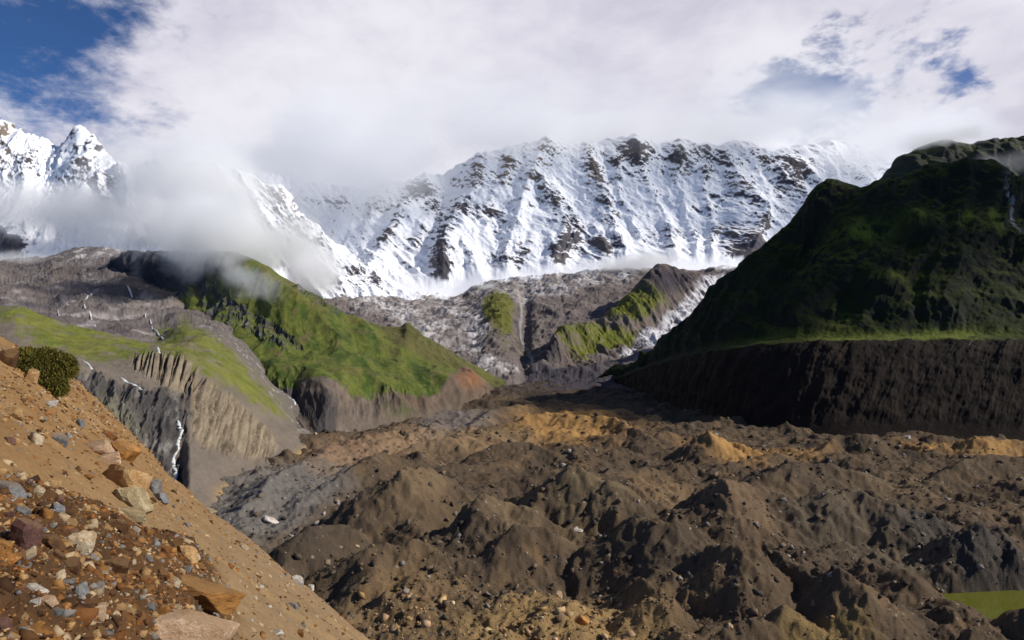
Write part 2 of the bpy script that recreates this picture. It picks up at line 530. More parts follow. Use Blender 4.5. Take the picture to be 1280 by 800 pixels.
def build_headwall():
    rows = [([(320, 515), (600, 500), (640, 494), (690, 492), (760, 490), (820, 486), (1000, 470)], [(320, 1020), (640, 1080), (1000, 1080)]),
            ([(320, 460), (480, 450), (600, 444), (640, 446), (690, 448), (1000, 425)], 1560),
            ([(320, 410), (600, 408), (700, 405), (1000, 392)], 1950),
            ([(320, 382), (430, 372), (560, 380), (620, 370), (700, 360), (800, 355), (1000, 355)], 2450),
            ([(320, 372), (430, 362), (500, 364), (560, 371), (590, 362), (620, 353), (700, 345), (780, 338), (860, 340), (920, 334), (1000, 330)], 2950),
            ([(320, 400), (1000, 380)], 3250)]
    P, U, V, T = loft(320, 1000, 720, rows, [40, 60, 60, 60, 10])
    x, y, z = P[..., 0].copy(), P[..., 1].copy(), P[..., 2].copy()
    am = sstep(T, 0.0, .4)
    h = 26 * (ridged(x / 150, y / 190, 6, .58, seed=41) - .4) + 14 * fbm(x / 45, y / 45, 6, .62, seed=42)
    h += 45 * blob(U, V, 622, 400, 24, 28)
    h -= 26 * blob(U, V, 656, 415, 7, 45)
    P[..., 2] += am * h
    N = normals(P)
    C = np.empty(P.shape, np.float32); C[:] = (.19, .155, .14)
    t = np.clip(.5 + fbm(x / 110, y / 90, 5, seed=43), 0, 1)
    C = lerp3(C, (.10, .085, .08), t * .8)
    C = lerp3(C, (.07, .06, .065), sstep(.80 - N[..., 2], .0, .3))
    ic = ice_color(x, y, 44)
    def ice(poly, soft, wob, k=1.0):
        nonlocal C
        m = smooth_noise_mask(U, V, poly, soft, wob, 26, 45) * (.35 + .65 * sstep(fbm(U / 34, V / 20, 4, .55, seed=49), -.2, .25)) * np.clip(sstep(ic, .36, .7) * k, 0, 1)
        C = lerp3(C, (.58, .555, .55), m * .9)
    ice([(585, 366), (620, 352), (700, 342), (790, 332), (800, 345), (760, 358), (720, 362), (680, 372), (640, 380), (600, 385)], 6, 14, .85)
    ice([(420, 360), (560, 368), (600, 380), (606, 420), (590, 452), (540, 430), (500, 408), (440, 385)], 6, 16, .85)
    ice([(590, 438), (612, 446), (640, 460), (650, 466), (615, 470), (600, 462)], 3, 6, 1.0)
    ice([(905, 330), (945, 350), (870, 425), (805, 475), (775, 470), (830, 415), (880, 370)], 4, 8, 1.0)
    # snow run-out along the top
    m = smooth_noise_mask(U, V, [(320, 340), (1000, 310), (1000, 332), (860, 338), (780, 334), (700, 343), (625, 352), (590, 362), (560, 374), (500, 370), (430, 366), (320, 375)], 3, 8, 20, 46)
    C = lerp3(C, (.8, .8, .83), m)
    # thin pale brook beds
    bx = curve1([(360, 646), (385, 652), (415, 651), (430, 657), (445, 664), (470, 672)], V)
    C = lerp3(C, (.5, .47, .46), np.exp(-((U - bx + 2 * fbm(V / 9, U / 30, 3)) / 1.6) ** 2) * sstep(V, 352, 372) * .4)
    # grass on the knoll
    m = smooth_noise_mask(U, V, [(600, 385), (612, 376), (636, 375), (645, 392), (640, 415), (632, 430), (618, 420), (604, 402)], 5, 12, 18, 47)
    C = lerp3(C, (.115, .115, .02), m * .9)
    m = blob(U, V, 645, 432, 24, 10) * sstep(fbm(x / 30, y / 30, 4, seed=48), -.1, .2)
    C = lerp3(C, (.10, .10, .025), m * .8)
    C = lerp3(C, (.03, .028, .04), sstep(V, 452, 466) * sstep(U, 645, 665) * .8)
    tag(grid_obj('far_glacier_headwall', P, C, M_FAR), 'brown moraine and dirty ice headwall below the snow wall', 'hillside', kind='structure')


def build_knoll():
    crest = [(650, 466), (668, 456), (682, 438), (694, 416), (706, 407), (725, 404), (745, 400), (765, 386), (780, 372), (795, 358), (806, 345), (816, 335), (828, 330),
             (842, 335), (858, 342), (880, 344), (905, 346), (930, 350), (960, 356)]
    yc = [(650, 1480), (700, 1600), (760, 1850), (820, 2100), (880, 2300), (960, 2500)]
    rows = [([(650, 474), (690, 470), (740, 468), (790, 460), (830, 440), (880, 410), (930, 372), (960, 366)], [(650, 1400), (740, 1430), (830, 1600), (930, 2150), (960, 2350)]),
            ([(650, 470), (690, 455), (740, 448), (790, 428), (830, 400), (880, 378), (930, 361), (960, 361)], [(650, 1440), (740, 1520), (830, 1800), (930, 2250), (960, 2420)]),
            (crest, yc),
            ([(x, y + 45) for x, y in crest], [(a, b + 260) for a, b in yc])]
    P, U, V, T = loft(650, 960, 400, rows, [50, 80, 30])
    x, y, z = P[..., 0].copy(), P[..., 1].copy(), P[..., 2].copy()
    fr = 1 - sstep(T, 1.6, 2.0) * .6
    h = fr * (30 * (ridged((x + .35 * y) / 70, (y - .3 * x) / 210, 5, .55, seed=51) - .4) + 8 * fbm(x / 28, y / 28, 5, .6, seed=52))
    P[..., 2] += h
    N = normals(P)
    C = np.empty(P.shape, np.float32); C[:] = (.125, .10, .09)
    C = lerp3(C, (.19, .15, .12), np.clip(.4 + fbm(x / 60, y / 60, 4, seed=53), 0, 1))
    g = smooth_noise_mask(U, V, [(690, 412), (706, 405), (745, 402), (772, 412), (800, 420), (790, 432), (760, 440), (735, 450), (715, 440), (700, 430)], 6, 14, 24, 54)
    g = np.maximum(g, smooth_noise_mask(U, V, [(745, 392), (775, 372), (795, 356), (825, 352), (835, 370), (820, 392), (795, 400), (770, 398)], 6, 14, 20, 55))
    g = g * sstep(N[..., 2], .45, .75)
    C = lerp3(C, (.14, .14, .022), g)
    C = lerp3(C, (.08, .10, .018), g * np.clip(.5 + fbm(x / 40, y / 40, 4, seed=56), 0, 1))
    cl = np.clip(blob(U, V, 684, 440, 16, 24, -25) + 1.2 * blob(U, V, 838, 350, 34, 18), 0, 1)
    C = lerp3(C, (.045, .04, .05), cl * .9)
    sc_ = blob(U, V, 735, 400, 40, 5)
    C = lerp3(C, (.2, .165, .14), sc_ * .8)
    ic = ice_color(x, y, 57)
    m = smooth_noise_mask(U, V, [(880, 345), (975, 335), (970, 390), (900, 430), (840, 460), (800, 480), (760, 474), (795, 428), (835, 398), (868, 366)], 6, 10, 20, 58)
    C = lerp3(C, (.20, .18, .18), m); C = lerp3(C, (.60, .58, .60), m * sstep(ic, .3, .62))
    tag(grid_obj('grassy_knoll', P, C, M_FAR), 'small knoll with grass patches and a dark crag, below the snow wall beside the grey glacier tongue', 'hill', kind='structure')


# ================================================================== GREEN HILL
M_HILL = terrain_mat('hill_grass_and_rock', 0.06, 0.35, 0.30, 0.5, 1.2)


def build_green_hill():
    a0 = [(120, 372), (170, 374), (210, 388), (250, 406), (300, 446), (340, 488), (375, 528), (400, 556), (440, 542), (470, 535), (540, 524), (575, 512), (620, 496), (660, 490)]
    y0 = [(120, 1450), (170, 1400), (210, 1250), (250, 1040), (300, 830), (340, 690), (375, 610), (400, 575), (440, 620), (470, 655), (540, 730), (575, 840), (620, 1020), (660, 1120)]
    a1 = [(120, 352), (170, 355), (210, 374), (250, 396), (300, 430), (340, 462), (375, 484), (400, 478), (440, 482), (470, 486), (500, 480), (540, 480), (580, 478), (620, 483), (660, 487)]
    y1 = [(120, 1480), (170, 1430), (210, 1290), (250, 1090), (300, 890), (340, 760), (375, 690), (400, 670), (440, 700), (470, 735), (540, 820), (575, 920), (620, 1070), (660, 1140)]
    a2 = [(120, 342), (170, 336), (210, 346), (260, 366), (300, 388), (340, 414), (375, 432), (400, 434), (440, 440), (470, 446), (500, 448), (540, 456), (580, 464), (620, 477), (660, 485)]
    y2 = [(120, 1510), (210, 1350), (300, 1060), (375, 900), (440, 920), (540, 1020), (620, 1120), (660, 1160)]
    a3 = [(120, 336), (150, 322), (165, 316), (210, 314), (260, 316), (290, 316), (320, 326), (350, 345), (380, 362), (400, 373), (420, 386), (436, 396), (450, 399), (475, 406), (500, 408),
          (508, 404), (520, 414), (545, 428), (575, 446), (605, 462), (630, 474), (660, 483)]
    y3 = [(120, 1560), (210, 1430), (300, 1300), (400, 1180), (500, 1200), (600, 1200), (660, 1190)]
    rows = [(a0, y0), (a1, y1), (a2, y2), (a3, y3), ([(x, y + 60) for x, y in a3], [(x, y + 320) for x, y in y3])]
    P, U, V, T = loft(120, 660, 900, rows, [90, 110, 120, 24])
    x, y, z = P[..., 0].copy(), P[..., 1].copy(), P[..., 2].copy()
    front = sstep(T, 0.0, .5) * (1 - .75 * sstep(T, 2.7, 3.0))
    N = normals(P)
    # fall-line gullies (run down towards the lower right), cliffs and hummocks
    a = (x * .82 + y * .25); b = (y * .8 - x * .3 + z)
    gul = ridged(a / 85 + .25 * fbm(x / 120, y / 120, 3, seed=61), b / 480, 4, .42, seed=62)
    bump = fbm(x / 75, y / 75, 4, .42, seed=63)
    d = front * (17 * (gul - .45) + 2.5 * (ridged(a / 30, b / 150, 4, .5, seed=90) - .4) + 5 * bump + .9 * fbm(x / 9, y / 9, 4, .55, seed=64))
    cliff = smooth_noise_mask(U, V, [(250, 372), (275, 368), (300, 380), (330, 394), (362, 412), (376, 432), (350, 430), (322, 415), (300, 407), (282, 405), (255, 396)], 3, 11, 14, 65)
    cliff = np.maximum(cliff, .9 * smooth_noise_mask(U, V, [(365, 360), (385, 356), (425, 385), (420, 392), (390, 380)], 3, 8, 14, 66))
    cliff = np.maximum(cliff, smooth_noise_mask(U, V, [(120, 300), (300, 300), (275, 335), (262, 350), (262, 375), (238, 372), (215, 365), (180, 345), (120, 345)], 8, 24, 30, 67))
    cg = ridged((a) / 26, b / 160, 4, .55, seed=69)
    d += cliff * (14 * (cg - .5)) * front
    # orange spur of the moraine scar
    tri = np.clip(1 - np.abs(U - 584) / 32, 0, 1) * np.clip(1 - np.abs(V - 480) / 26, 0, 1)
    d += 9 * tri
    scar = (1 - sstep(T, .78, 1.02)) 
    fl = ridged(a / 16, b / 130, 4, .55, seed=71)
    d += scar * front * 7 * (fl - .5)
    P = P + N * d[..., None]
    N = normals(P)
    nz = N[..., 2]
    C = np.empty(P.shape, np.float32); C[:] = (.078, .098, .018)
    t = np.clip(.5 + .9 * fbm(a / 55, b / 160, 5, .55, seed=72), 0, 1)
    C = lerp3(C, (.13, .135, .03), t * .8)
    dk = np.clip(.5 + 1.2 * fbm(a / 22, b / 110, 5, .6, seed=73), 0, 1)
    C = lerp3(C, (.040, .066, .012), sstep(dk, .4, .85) * .9)
    upper = sstep(V, 440, 340) if False else sstep(420 - V + .25 * (U - 300), 0, 90)
    C = lerp3(C, (.14, .115, .035), np.clip(upper * .55 * sstep(fbm(a / 30, b / 60, 4, seed=74), -.2, .3), 0, 1))
    soil = sstep(fbm(a / 26, b / 70, 5, .65, seed=88), .12, .38)
    C = lerp3(C, (.12, .095, .045), soil * .7)
    C = C * (1 + .5 * fbm(x / 7, y / 9, 5, .68, seed=89))[..., None]
    # brownish east shoulder
    eb = smooth_noise_mask(U, V, [(470, 400), (520, 408), (620, 470), (650, 500), (610, 490), (560, 462), (500, 435)], 8, 14, 20, 75)
    C = lerp3(C, (.10, .085, .035), eb * .75)
    stk = sstep(ridged(a / 20 + .3 * fbm(x / 40, y / 40, 3, seed=85), b / 75, 4, .5, seed=86), .62, .8) * sstep(fbm(a / 60, b / 60, 3, seed=87), .02, .2)
    stk *= sstep(U, 380, 430)
    C = lerp3(C, (.035, .045, .02), stk * .8)
    rk = np.clip(np.maximum(cliff * sstep(.6 * fbm(x / 14, y / 14, 4, seed=76) + .35 + (.75 - nz) * 1.2, .1, .4), sstep(.50 - nz + .1 * fbm(x / 12, y / 12, 4, seed=77), 0, .12)), 0, 1)
    rc = lerp3(np.broadcast_to(np.array((.05, .05, .055), np.float32), P.shape).copy(), (.20, .19, .18), sstep(fbm(x / 10, z / 18, 5, .65, seed=78), .05, .5))
    C = C + (rc - C) * rk[..., None]
    dark = smooth_noise_mask(U, V, [(120, 300), (290, 300), (268, 338), (225, 372), (190, 355), (120, 345)], 8, 18, 24, 79)
    C = lerp3(C, (.04, .04, .05), dark * .85)
    # bare moraine scar along the foot
    sm = sstep(V - curve1([(120, 900), (250, 500), (330, 492), (372, 490), (385, 480), (402, 478), (430, 487), (470, 496), (500, 492), (545, 488), (560, 474), (584, 462), (606, 474), (660, 486)], U) + 13 * fbm(x / 22, y / 26, 5, .65, seed=80), -3, 6)
    s1 = lerp3(np.broadcast_to(np.array((.10, .08, .068), np.float32), P.shape).copy(), (.165, .125, .095), np.clip(.5 + fbm(x / 30, z / 14, 5, .6, seed=81), 0, 1))
    s1 = lerp3(s1, (.21, .105, .055), np.clip(1.1 * blob(U, V, 584, 478, 22, 13) + .45 * blob(U, V, 520, 500, 30, 10), 0, 1))
    s1 = lerp3(s1, (.10, .075, .055), .7 * sstep(U, 440, 520) * (1 - np.clip(1.4 * blob(U, V, 586, 474, 24, 14), 0, 1)))
    s1 = s1 * (1 + .7 * fbm(a / 9, z / 16, 5, .65, seed=84))[..., None]
    s1 = lerp3(s1, (.06, .08, .02), .8 * blob(U, V, 498, 512, 20, 10) * sstep(fbm(x / 16, y / 16, 4, seed=82), -.2, .2))
    s1 = lerp3(s1, (.055, .05, .05), np.clip(1.2 * smooth_noise_mask(U, V, [(335, 462), (352, 470), (376, 490), (412, 500), (420, 540), (395, 540), (370, 510), (350, 490)], 4, 10, 14, 83), 0, 1) * .85)
    C = C + (s1 - C) * sm[..., None]
    return grid_obj('green_hill', P, C, M_HILL), P, U, V, T


# ================================================================== LEFT VALLEY SIDE
M_SIDE = terrain_mat('valley_side', 0.09, 0.5, 0.34, 0.6, 1.0)


def build_valley_side():
    b0 = [(-300, 740), (0, 720), (120, 680), (200, 640), (260, 634), (300, 606), (350, 582), (400, 556), (440, 545)]
    y0 = [(-300, 250), (0, 260), (120, 290), (200, 345), (260, 362), (300, 412), (350, 475), (400, 560), (440, 600)]
    b1 = [(-300, 640), (0, 640), (80, 610), (150, 600), (190, 606), (222, 606), (240, 565), (260, 570), (300, 576), (340, 570), (360, 560), (400, 548), (440, 543)]
    y1 = [(-300, 290), (0, 320), (120, 350), (200, 372), (225, 384), (245, 402), (300, 445), (350, 500), (400, 575), (440, 610)]
    b2 = [(-300, 470), (0, 462), (80, 458), (120, 470), (150, 480), (180, 486), (205, 490), (228, 492), (243, 476), (260, 478), (275, 484), (300, 502), (330, 524), (350, 540), (380, 546), (440, 542)]
    y2 = [(-300, 340), (0, 370), (120, 400), (200, 418), (228, 434), (250, 450), (300, 490), (350, 530), (400, 585), (440, 615)]
    b3 = [(-300, 440), (0, 438), (80, 442), (130, 445), (150, 446), (190, 443), (225, 447), (245, 460), (275, 474), (300, 490), (330, 512), (352, 532), (380, 542), (440, 541)]
    y3 = [(-300, 400), (0, 440), (120, 475), (200, 490), (250, 480), (300, 515), (350, 550), (400, 600), (440, 625)]
    b4 = [(-300, 400), (-100, 390), (-10, 384), (20, 382), (50, 393), (80, 404), (120, 414), (160, 423), (190, 430), (205, 430), (240, 424), (280, 434), (320, 466), (350, 500), (370, 528), (440, 540)]
    y4 = [(-300, 520), (0, 560), (120, 580), (200, 600), (280, 620), (350, 610), (440, 640)]
    b5 = [(-300, 404), (-100, 394), (0, 392), (50, 404), (100, 414), (150, 424), (190, 428), (230, 412), (270, 414), (310, 450), (350, 490), (440, 530)]
    y5 = [(-300, 640), (0, 680), (200, 700), (280, 720), (350, 660), (440, 660)]
    b6 = [(-300, 365), (0, 370), (60, 378), (120, 382), (180, 388), (230, 390), (260, 395), (300, 430), (350, 480), (440, 525)]
    y6 = [(-300, 1000), (0, 1050), (250, 1080), (350, 900), (440, 900)]
    b7 = [(-300, 305), (0, 328), (60, 322), (110, 314), (160, 316), (230, 330), (300, 400), (440, 500)]
    y7 = [(-300, 2000), (250, 1950), (440, 1500)]
    b8 = [(-300, 360), (440, 500)]
    rows = [(b0, y0), (b1, y1), (b2, y2), (b3, y3), (b4, y4), (b5, y5), (b6, y6), (b7, y7), (b8, 2300)]
    P, U, V, T = loft(-300, 440, 960, rows, [40, 110, 60, 60, 24, 60, 110, 10])
    x, y, z = P[..., 0].copy(), P[..., 1].copy(), P[..., 2].copy()
    N = normals(P)
    s_ = (x * .45 + y * .9)              # along the foot of the slope
    s_ = x * .75 + y * .66
    nearb = sstep(T, 0.0, .4)
    # vertical flutes of the moraine cliff
    flm = smooth_noise_mask(U, V, [(243, 470), (262, 476), (300, 505), (335, 535), (347, 562), (330, 574), (300, 572), (268, 560), (248, 556), (240, 530)], 6, 10, 14, 90)
    flu = smooth_noise_mask(U, V, [(165, 447), (190, 441), (226, 445), (246, 462), (240, 490), (215, 492), (190, 470), (170, 462)], 5, 8, 12, 91)
    tx = U + .22 * (V - 500) + 2.2 * fbm(U / 14, V / 30, 5, .65, seed=117) + 3 * fbm(U / 50, V / 50, 3, seed=118)
    fl = ridged(tx / 6.5 + .35 * fbm(U / 30, V / 60, 3, seed=92), V / 70, 5, .58, seed=93)
    fl2 = ridged(tx / 6.5, V / 80, 3, .5, seed=94)
    d = -(5.0 * flm * (sstep(fl, .3, .95) - .3) + 4.0 * flu * (sstep(fl2, .3, .95) - .3)) * (.6 + .8 * np.clip(.5 + fbm(U / 22, V / 30, 3, seed=119), 0, 1))
    # big dark gully between the two fluted walls
    gx = curve1([(468, 248), (490, 247), (515, 240), (540, 240), (560, 238)], V)
    d -= 6 * np.exp(-((U - gx) / 5.5) ** 2) * sstep(V, 466, 482) * (1 - sstep(V, 538, 560)) * (T < 3.3)
    # gorge with the waterfall
    rock = smooth_noise_mask(U, V, [(90, 470), (120, 466), (150, 480), (200, 488), (228, 494), (232, 520), (226, 560), (222, 612), (200, 604), (170, 575), (130, 530), (100, 500)], 5, 14, 20, 95)
    rg = ridged(tx / 22, V / 46, 5, .58, seed=96)
    d += rock * 9 * (rg - .5) * (T < 3.0)
    d += nearb * (1.6 * fbm(x / 14, y / 14, 5, .6, seed=97)) * (1 - sstep(T, 4.5, 5.5))
    basin = sstep(T, 4.8, 5.6)
    hum = 24 * (ridged(x / 130, y / 190, 6, .6, seed=98) - .45) + 6 * fbm(x / 40, y / 34, 5, .58, seed=99)
    dz = basin * hum
    mid = sstep(T, 3.1, 3.7) * (1 - basin)
    dz = dz + mid * (7 * fbm(x / 50, y / 60, 5, .55, seed=100)) * sstep(U, 185, 215)
    dz = dz + mid * 2.5 * fbm(x / 26, y / 26, 4, .5, seed=101)
    P = P + N * d[..., None]
    P[..., 2] += dz
    N = normals(P)
    nz = N[..., 2]
    C = np.empty(P.shape, np.float32); C[:] = (.19, .155, .122)
    tv = np.clip(.5 + fbm(x / 26, z / 20, 5, .6, seed=102), 0, 1)
    C = lerp3(C, (.12, .097, .078), tv * .8)
    # fluted faces: buff
    fm = np.clip(flm + flu, 0, 1)
    buff = lerp3(np.broadcast_to(np.array((.085, .066, .05), np.float32), P.shape).copy(), (.235, .185, .125), 1 - sstep(np.where(flm > flu, fl, fl2), .45, .85))
    buff = buff * (1 + .8 * fbm(tx / 5, V / 16, 5, .65, seed=121))[..., None]
    C = C + (buff - C) * (fm * .85)[..., None]
    rc = lerp3(np.broadcast_to(np.array((.06, .055, .055), np.float32), P.shape).copy(), (.22, .20, .18), sstep(fbm(tx / 9, V / 22, 5, .65, seed=103), .0, .5))
    C = C + (rc - C) * (rock * .9)[..., None]
    C = lerp3(C, (.05, .048, .052), .8 * blob(U, V, 128, 482, 34, 9, 6) + .7 * blob(U, V, 180, 505, 22, 12, 30) * sstep(fbm(tx / 14, V / 14, 4, seed=104), -.2, .3))
    # olive lichen slope in front of the gorge
    C = lerp3(C, (.20, .18, .12), .8 * blob(U, V, 150, 530, 18, 40, -30))
    # basin greys with dark islands
    bt = np.clip(.5 + 1.1 * fbm(x / 120, y / 150, 5, .6, seed=105), 0, 1)
    bc = lerp3(np.broadcast_to(np.array((.085, .072, .070), np.float32), P.shape).copy(), (.185, .155, .14), bt)
    isl = np.clip(blob(U, V, 137, 378, 26, 10) + blob(U, V, 120, 354, 18, 7) + .9 * blob(U, V, 78, 374, 20, 7) + .8 * blob(U, V, 45, 384, 25, 5) + .7 * blob(U, V, 165, 372, 16, 7), 0, 1)
    isl = sstep(isl + .3 * fbm(x / 30, y / 50, 4, seed=106), .35, .7)
    bc = lerp3(bc, (.065, .062, .07), isl * .85)
    bc = lerp3(bc, (.33, .30, .29), sstep(ridged(x / 90, y / 220, 4, .5, seed=107), .72, .9) * .7)
    bc = lerp3(bc, (.52, .5, .5), blob(U, V, 120, 318, 60, 8) * sstep(fbm(x / 30, y / 60, 5, .6, seed=108), -.05, .35))
    C = C + (bc - C) * sstep(T, 4.3, 5.0)[..., None]
    # grass: the left whaleback, the ledge, the shelf running down right
    g1 = smooth_noise_mask(U, V, [(-300, 395), (5, 380), (20, 380), (70, 396), (130, 413), (185, 428), (190, 440), (160, 446), (130, 452), (100, 448), (60, 436), (30, 420), (10, 400)], 7, 20, 16, 109) * (T < 4.6)
    g1 *= sstep(fbm(x / 18, y / 22, 5, .65, seed=120) + .3, -.1, .25)
    g2 = smooth_noise_mask(U, V, [(196, 412), (230, 402), (255, 410), (285, 434), (320, 468), (350, 505), (362, 522), (340, 516), (305, 496), (275, 480), (250, 464), (225, 446), (195, 440)], 8, 20, 16, 110)
    g2 *= sstep(fbm(x / 20, y / 26, 5, .6, seed=111) + .25, -.15, .2)
    g = np.clip(np.maximum(g1, g2 * .95), 0, 1)
    gc = lerp3(np.broadcast_to(np.array((.105, .128, .020), np.float32), P.shape).copy(), (.16, .155, .035), np.clip(.5 + fbm(x / 40, y / 40, 5, .55, seed=112), 0, 1))
    gc = gc * (1 + .55 * fbm(x / 9, y / 11, 5, .65, seed=115))[..., None]
    gc = lerp3(gc, (.11, .10, .05), .6 * sstep(fbm(x / 22, y / 34, 5, .6, seed=116), .12, .4))
    C = C + (gc - C) * g[..., None]
    C = lerp3(C, (.055, .055, .055), sstep(fbm(x / 12, y / 16, 4, .6, seed=113), .32, .45) * (T > 3.4) * (T < 5) * sstep(U, 200, 215) * .8)
    # stony stream bed between shelf and green hill
    sb = np.exp(-((U - curve1([(390, 240), (410, 268), (430, 290), (450, 312), (470, 333), (490, 350), (510, 364), (530, 378), (550, 392)], V)) / 11) ** 2) * (T > 3.2) * (T < 7) * sstep(V, 392, 402)
    C = lerp3(C, (.125, .108, .095), .9 * sb * sstep(fbm(x / 16, y / 16, 5, .65, seed=122) + .35, -.1, .3)); C = lerp3(C, (.40, .37, .34), sb * sstep(fbm(x / 7, y / 9, 4, .6, seed=114), .18, .42))
    # tawny fan at the foot
    C = lerp3(C, (.33, .22, .09), np.clip(1.3 * blob(U, V, 385, 565, 26, 7, -30) + blob(U, V, 283, 618, 14, 12, -40), 0, 1))
    return grid_obj('valley_side', P, C, M_SIDE), P, U, V, T


# ================================================================== RIGHT HILL
M_DARK = terrain_mat('dark_hill', 0.05, 0.3, 0.3, 0.5, 1.2)


def build_right_hill():
    e0 = [(740, 486), (770, 488), (800, 497), (840, 514), (900, 534), (960, 543), (1040, 549), (1120, 552), (1280, 556), (1500, 562), (1700, 566)]
    y0 = [(740, 1250), (770, 1180), (800, 1040), (840, 860), (900, 700), (960, 640), (1040, 600), (1120, 585), (1280, 562), (1500, 530), (1700, 500)]
    e1 = [(740, 480), (770, 474), (800, 462), (840, 450), (880, 440), (930, 433), (990, 427), (1100, 425), (1280, 423), (1500, 420), (1700, 418)]
    y1 = [(740, 1270), (800, 1090), (840, 920), (900, 770), (960, 710), (1040, 672), (1120, 655), (1280, 630), (1500, 595), (1700, 560)]
    e2 = [(740, 479), (770, 472), (800, 459), (840, 446), (880, 436), (930, 429), (990, 423), (1100, 421), (1280, 419), (1500, 416), (1700, 414)]
    y2 = [(740, 1280), (800, 1110), (840, 945), (900, 800), (960, 740), (1040, 702), (1120, 685), (1280, 660), (1500, 620), (1700, 585)]
    e3 = [(740, 476), (770, 468), (800, 454), (830, 437), (870, 413), (920, 384), (960, 368), (1000, 358), (1060, 352), (1150, 345), (1280, 340), (1700, 330)]
    y3 = [(740, 1290), (800, 1130), (840, 985), (900, 860), (960, 800), (1040, 765), (1120, 745), (1280, 720), (1700, 650)]
    e4 = [(740, 475), (770, 465), (800, 450), (830, 430), (870, 400), (920, 358), (960, 330), (1000, 300), (1040, 275), (1080, 275), (1150, 268), (1200, 262), (1280, 270), (1700, 240)]
    y4 = [(740, 1300), (800, 1150), (840, 1010), (900, 910), (960, 850), (1040, 820), (1120, 800), (1280, 770), (1700, 700)]
    e5 = [(740, 474), (770, 463), (800, 447), (830, 424), (870, 389), (900, 358), (920, 337), (940, 318), (960, 300), (980, 279), (1000, 256), (1012, 239), (1022, 229), (1040, 222), (1060, 228), (1078, 234),
          (1095, 229), (1110, 233), (1130, 226), (1150, 219), (1165, 211), (1185, 205), (1205, 203), (1225, 205), (1240, 211), (1250, 226), (1280, 232), (1330, 215), (1500, 170), (1700, 150)]
    y5 = [(740, 1320), (800, 1180), (840, 1050), (900, 960), (960, 910), (1040, 880), (1120, 870), (1280, 830), (1700, 760)]
    rows = [(e0, y0), (e1, y1), (e2, y2), (e3, y3), (e4, y4), (e5, y5), ([(x, y + 70) for x, y in e5], [(x, y + 300) for x, y in y5])]
    P, U, V, T = loft(740, 1700, 1100, rows, [90, 12, 80, 80, 80, 24])
    x, y, z = P[..., 0].copy(), P[..., 1].copy(), P[..., 2].copy()
    N = normals(P)
    s_ = x * .6 - y * .8
    hill = sstep(T, 1.9, 2.5) * (1 - .7 * sstep(T, 4.7, 5.0))
    g = ridged(s_ / 95 + .3 * fbm(x / 130, z / 130, 3, seed=120), z / 330, 5, .52, seed=121)
    b = fbm(x / 70, z / 60, 5, .5, seed=122)
    d = hill * (26 * (g - .45) + 14 * b + 4 * (ridged(s_ / 34, z / 80, 4, .5, seed=136) - .4) + 1.0 * fbm(s_ / 11, z / 11, 4, .55, seed=123))
    for (bx, by, rx, ry, am) in [(1020, 300, 60, 35, -16), (1145, 277, 22, 10, 12), (1110, 360, 30, 18, 12)]:
        d += am * blob(U, V, bx, by, rx, ry)
    wall = sstep(T, .05, .25) * (1 - sstep(T, .9, 1.02))
    wl = ridged(s_ / 17 + .3 * fbm(s_ / 40, z / 40, 3, seed=124), z / 150, 5, .55, seed=125)
    d += wall * (3.2 * (wl - .5) + 4 * fbm(s_ / 60, z / 60, 4, .55, seed=133) + 2.5 * fbm(s_ / 8, z / 10, 4, .6, seed=126))
    P = P + N * d[..., None]
    P[..., 2] += (3.5 * fbm(x / 34, y / 34, 5, .6, seed=127) + 1.5 * fbm(x / 9, y / 9, 3, .6, seed=135)) * sstep(T, .7, 1.0)
    N = normals(P)
    nz = N[..., 2]
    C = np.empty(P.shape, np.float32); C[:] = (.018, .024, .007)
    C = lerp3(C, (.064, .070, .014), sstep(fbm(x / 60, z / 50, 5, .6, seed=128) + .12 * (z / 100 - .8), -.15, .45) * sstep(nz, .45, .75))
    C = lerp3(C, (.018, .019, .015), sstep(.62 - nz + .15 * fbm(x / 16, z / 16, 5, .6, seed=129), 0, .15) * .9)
    for (bx, by, rx, ry, rot, am) in [(1210, 272, 9, 9, 0, .9), (1245, 275, 7, 16, -25, .9), (1146, 276, 14, 6, 5, .8), (1080, 290, 40, 16, 0, .5), (1120, 355, 26, 8, 30, .4)]:  # sun patches on the shaded hill, painted in as brighter green blobs
        C = lerp3(C, (.12, .145, .02), np.clip(am * blob(U, V, bx, by, rx, ry, rot) * 1.5, 0, 1) * sstep(fbm(x / 18, z / 18, 5, .65, seed=137) + .12, -.15, .2))
    led = sstep(T, .97, 1.06) * (1 - sstep(T, 2.05, 2.3)) * sstep(U, 860, 980) * (.3 + .7 * sstep(fbm(s_ / 40, z / 30, 4, .6, seed=134), -.2, .25))
    C = lerp3(C, (.095, .11, .018), led)
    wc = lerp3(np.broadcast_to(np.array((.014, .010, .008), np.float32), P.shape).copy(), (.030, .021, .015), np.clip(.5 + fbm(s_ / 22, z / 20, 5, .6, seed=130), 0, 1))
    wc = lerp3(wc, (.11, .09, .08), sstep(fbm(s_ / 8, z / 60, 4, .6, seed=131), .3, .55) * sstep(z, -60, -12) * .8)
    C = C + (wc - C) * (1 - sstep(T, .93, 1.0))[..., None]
    scar = np.exp(-((U - curve1([(215, 1246), (240, 1250), (255, 1262), (275, 1268), (290, 1274)], V)) / 3.5) ** 2) * sstep(V, 216, 226) * (1 - sstep(V, 280, 296)) * (T > 3)
    C = lerp3(C, (.26, .25, .24), scar * sstep(fbm(x / 6, z / 8, 4, .6, seed=132), -.2, .2))
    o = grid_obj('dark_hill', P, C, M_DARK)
    tag(o, 'steep dark green hill in shade on the right above a vertical moraine wall', 'hill', kind='structure')
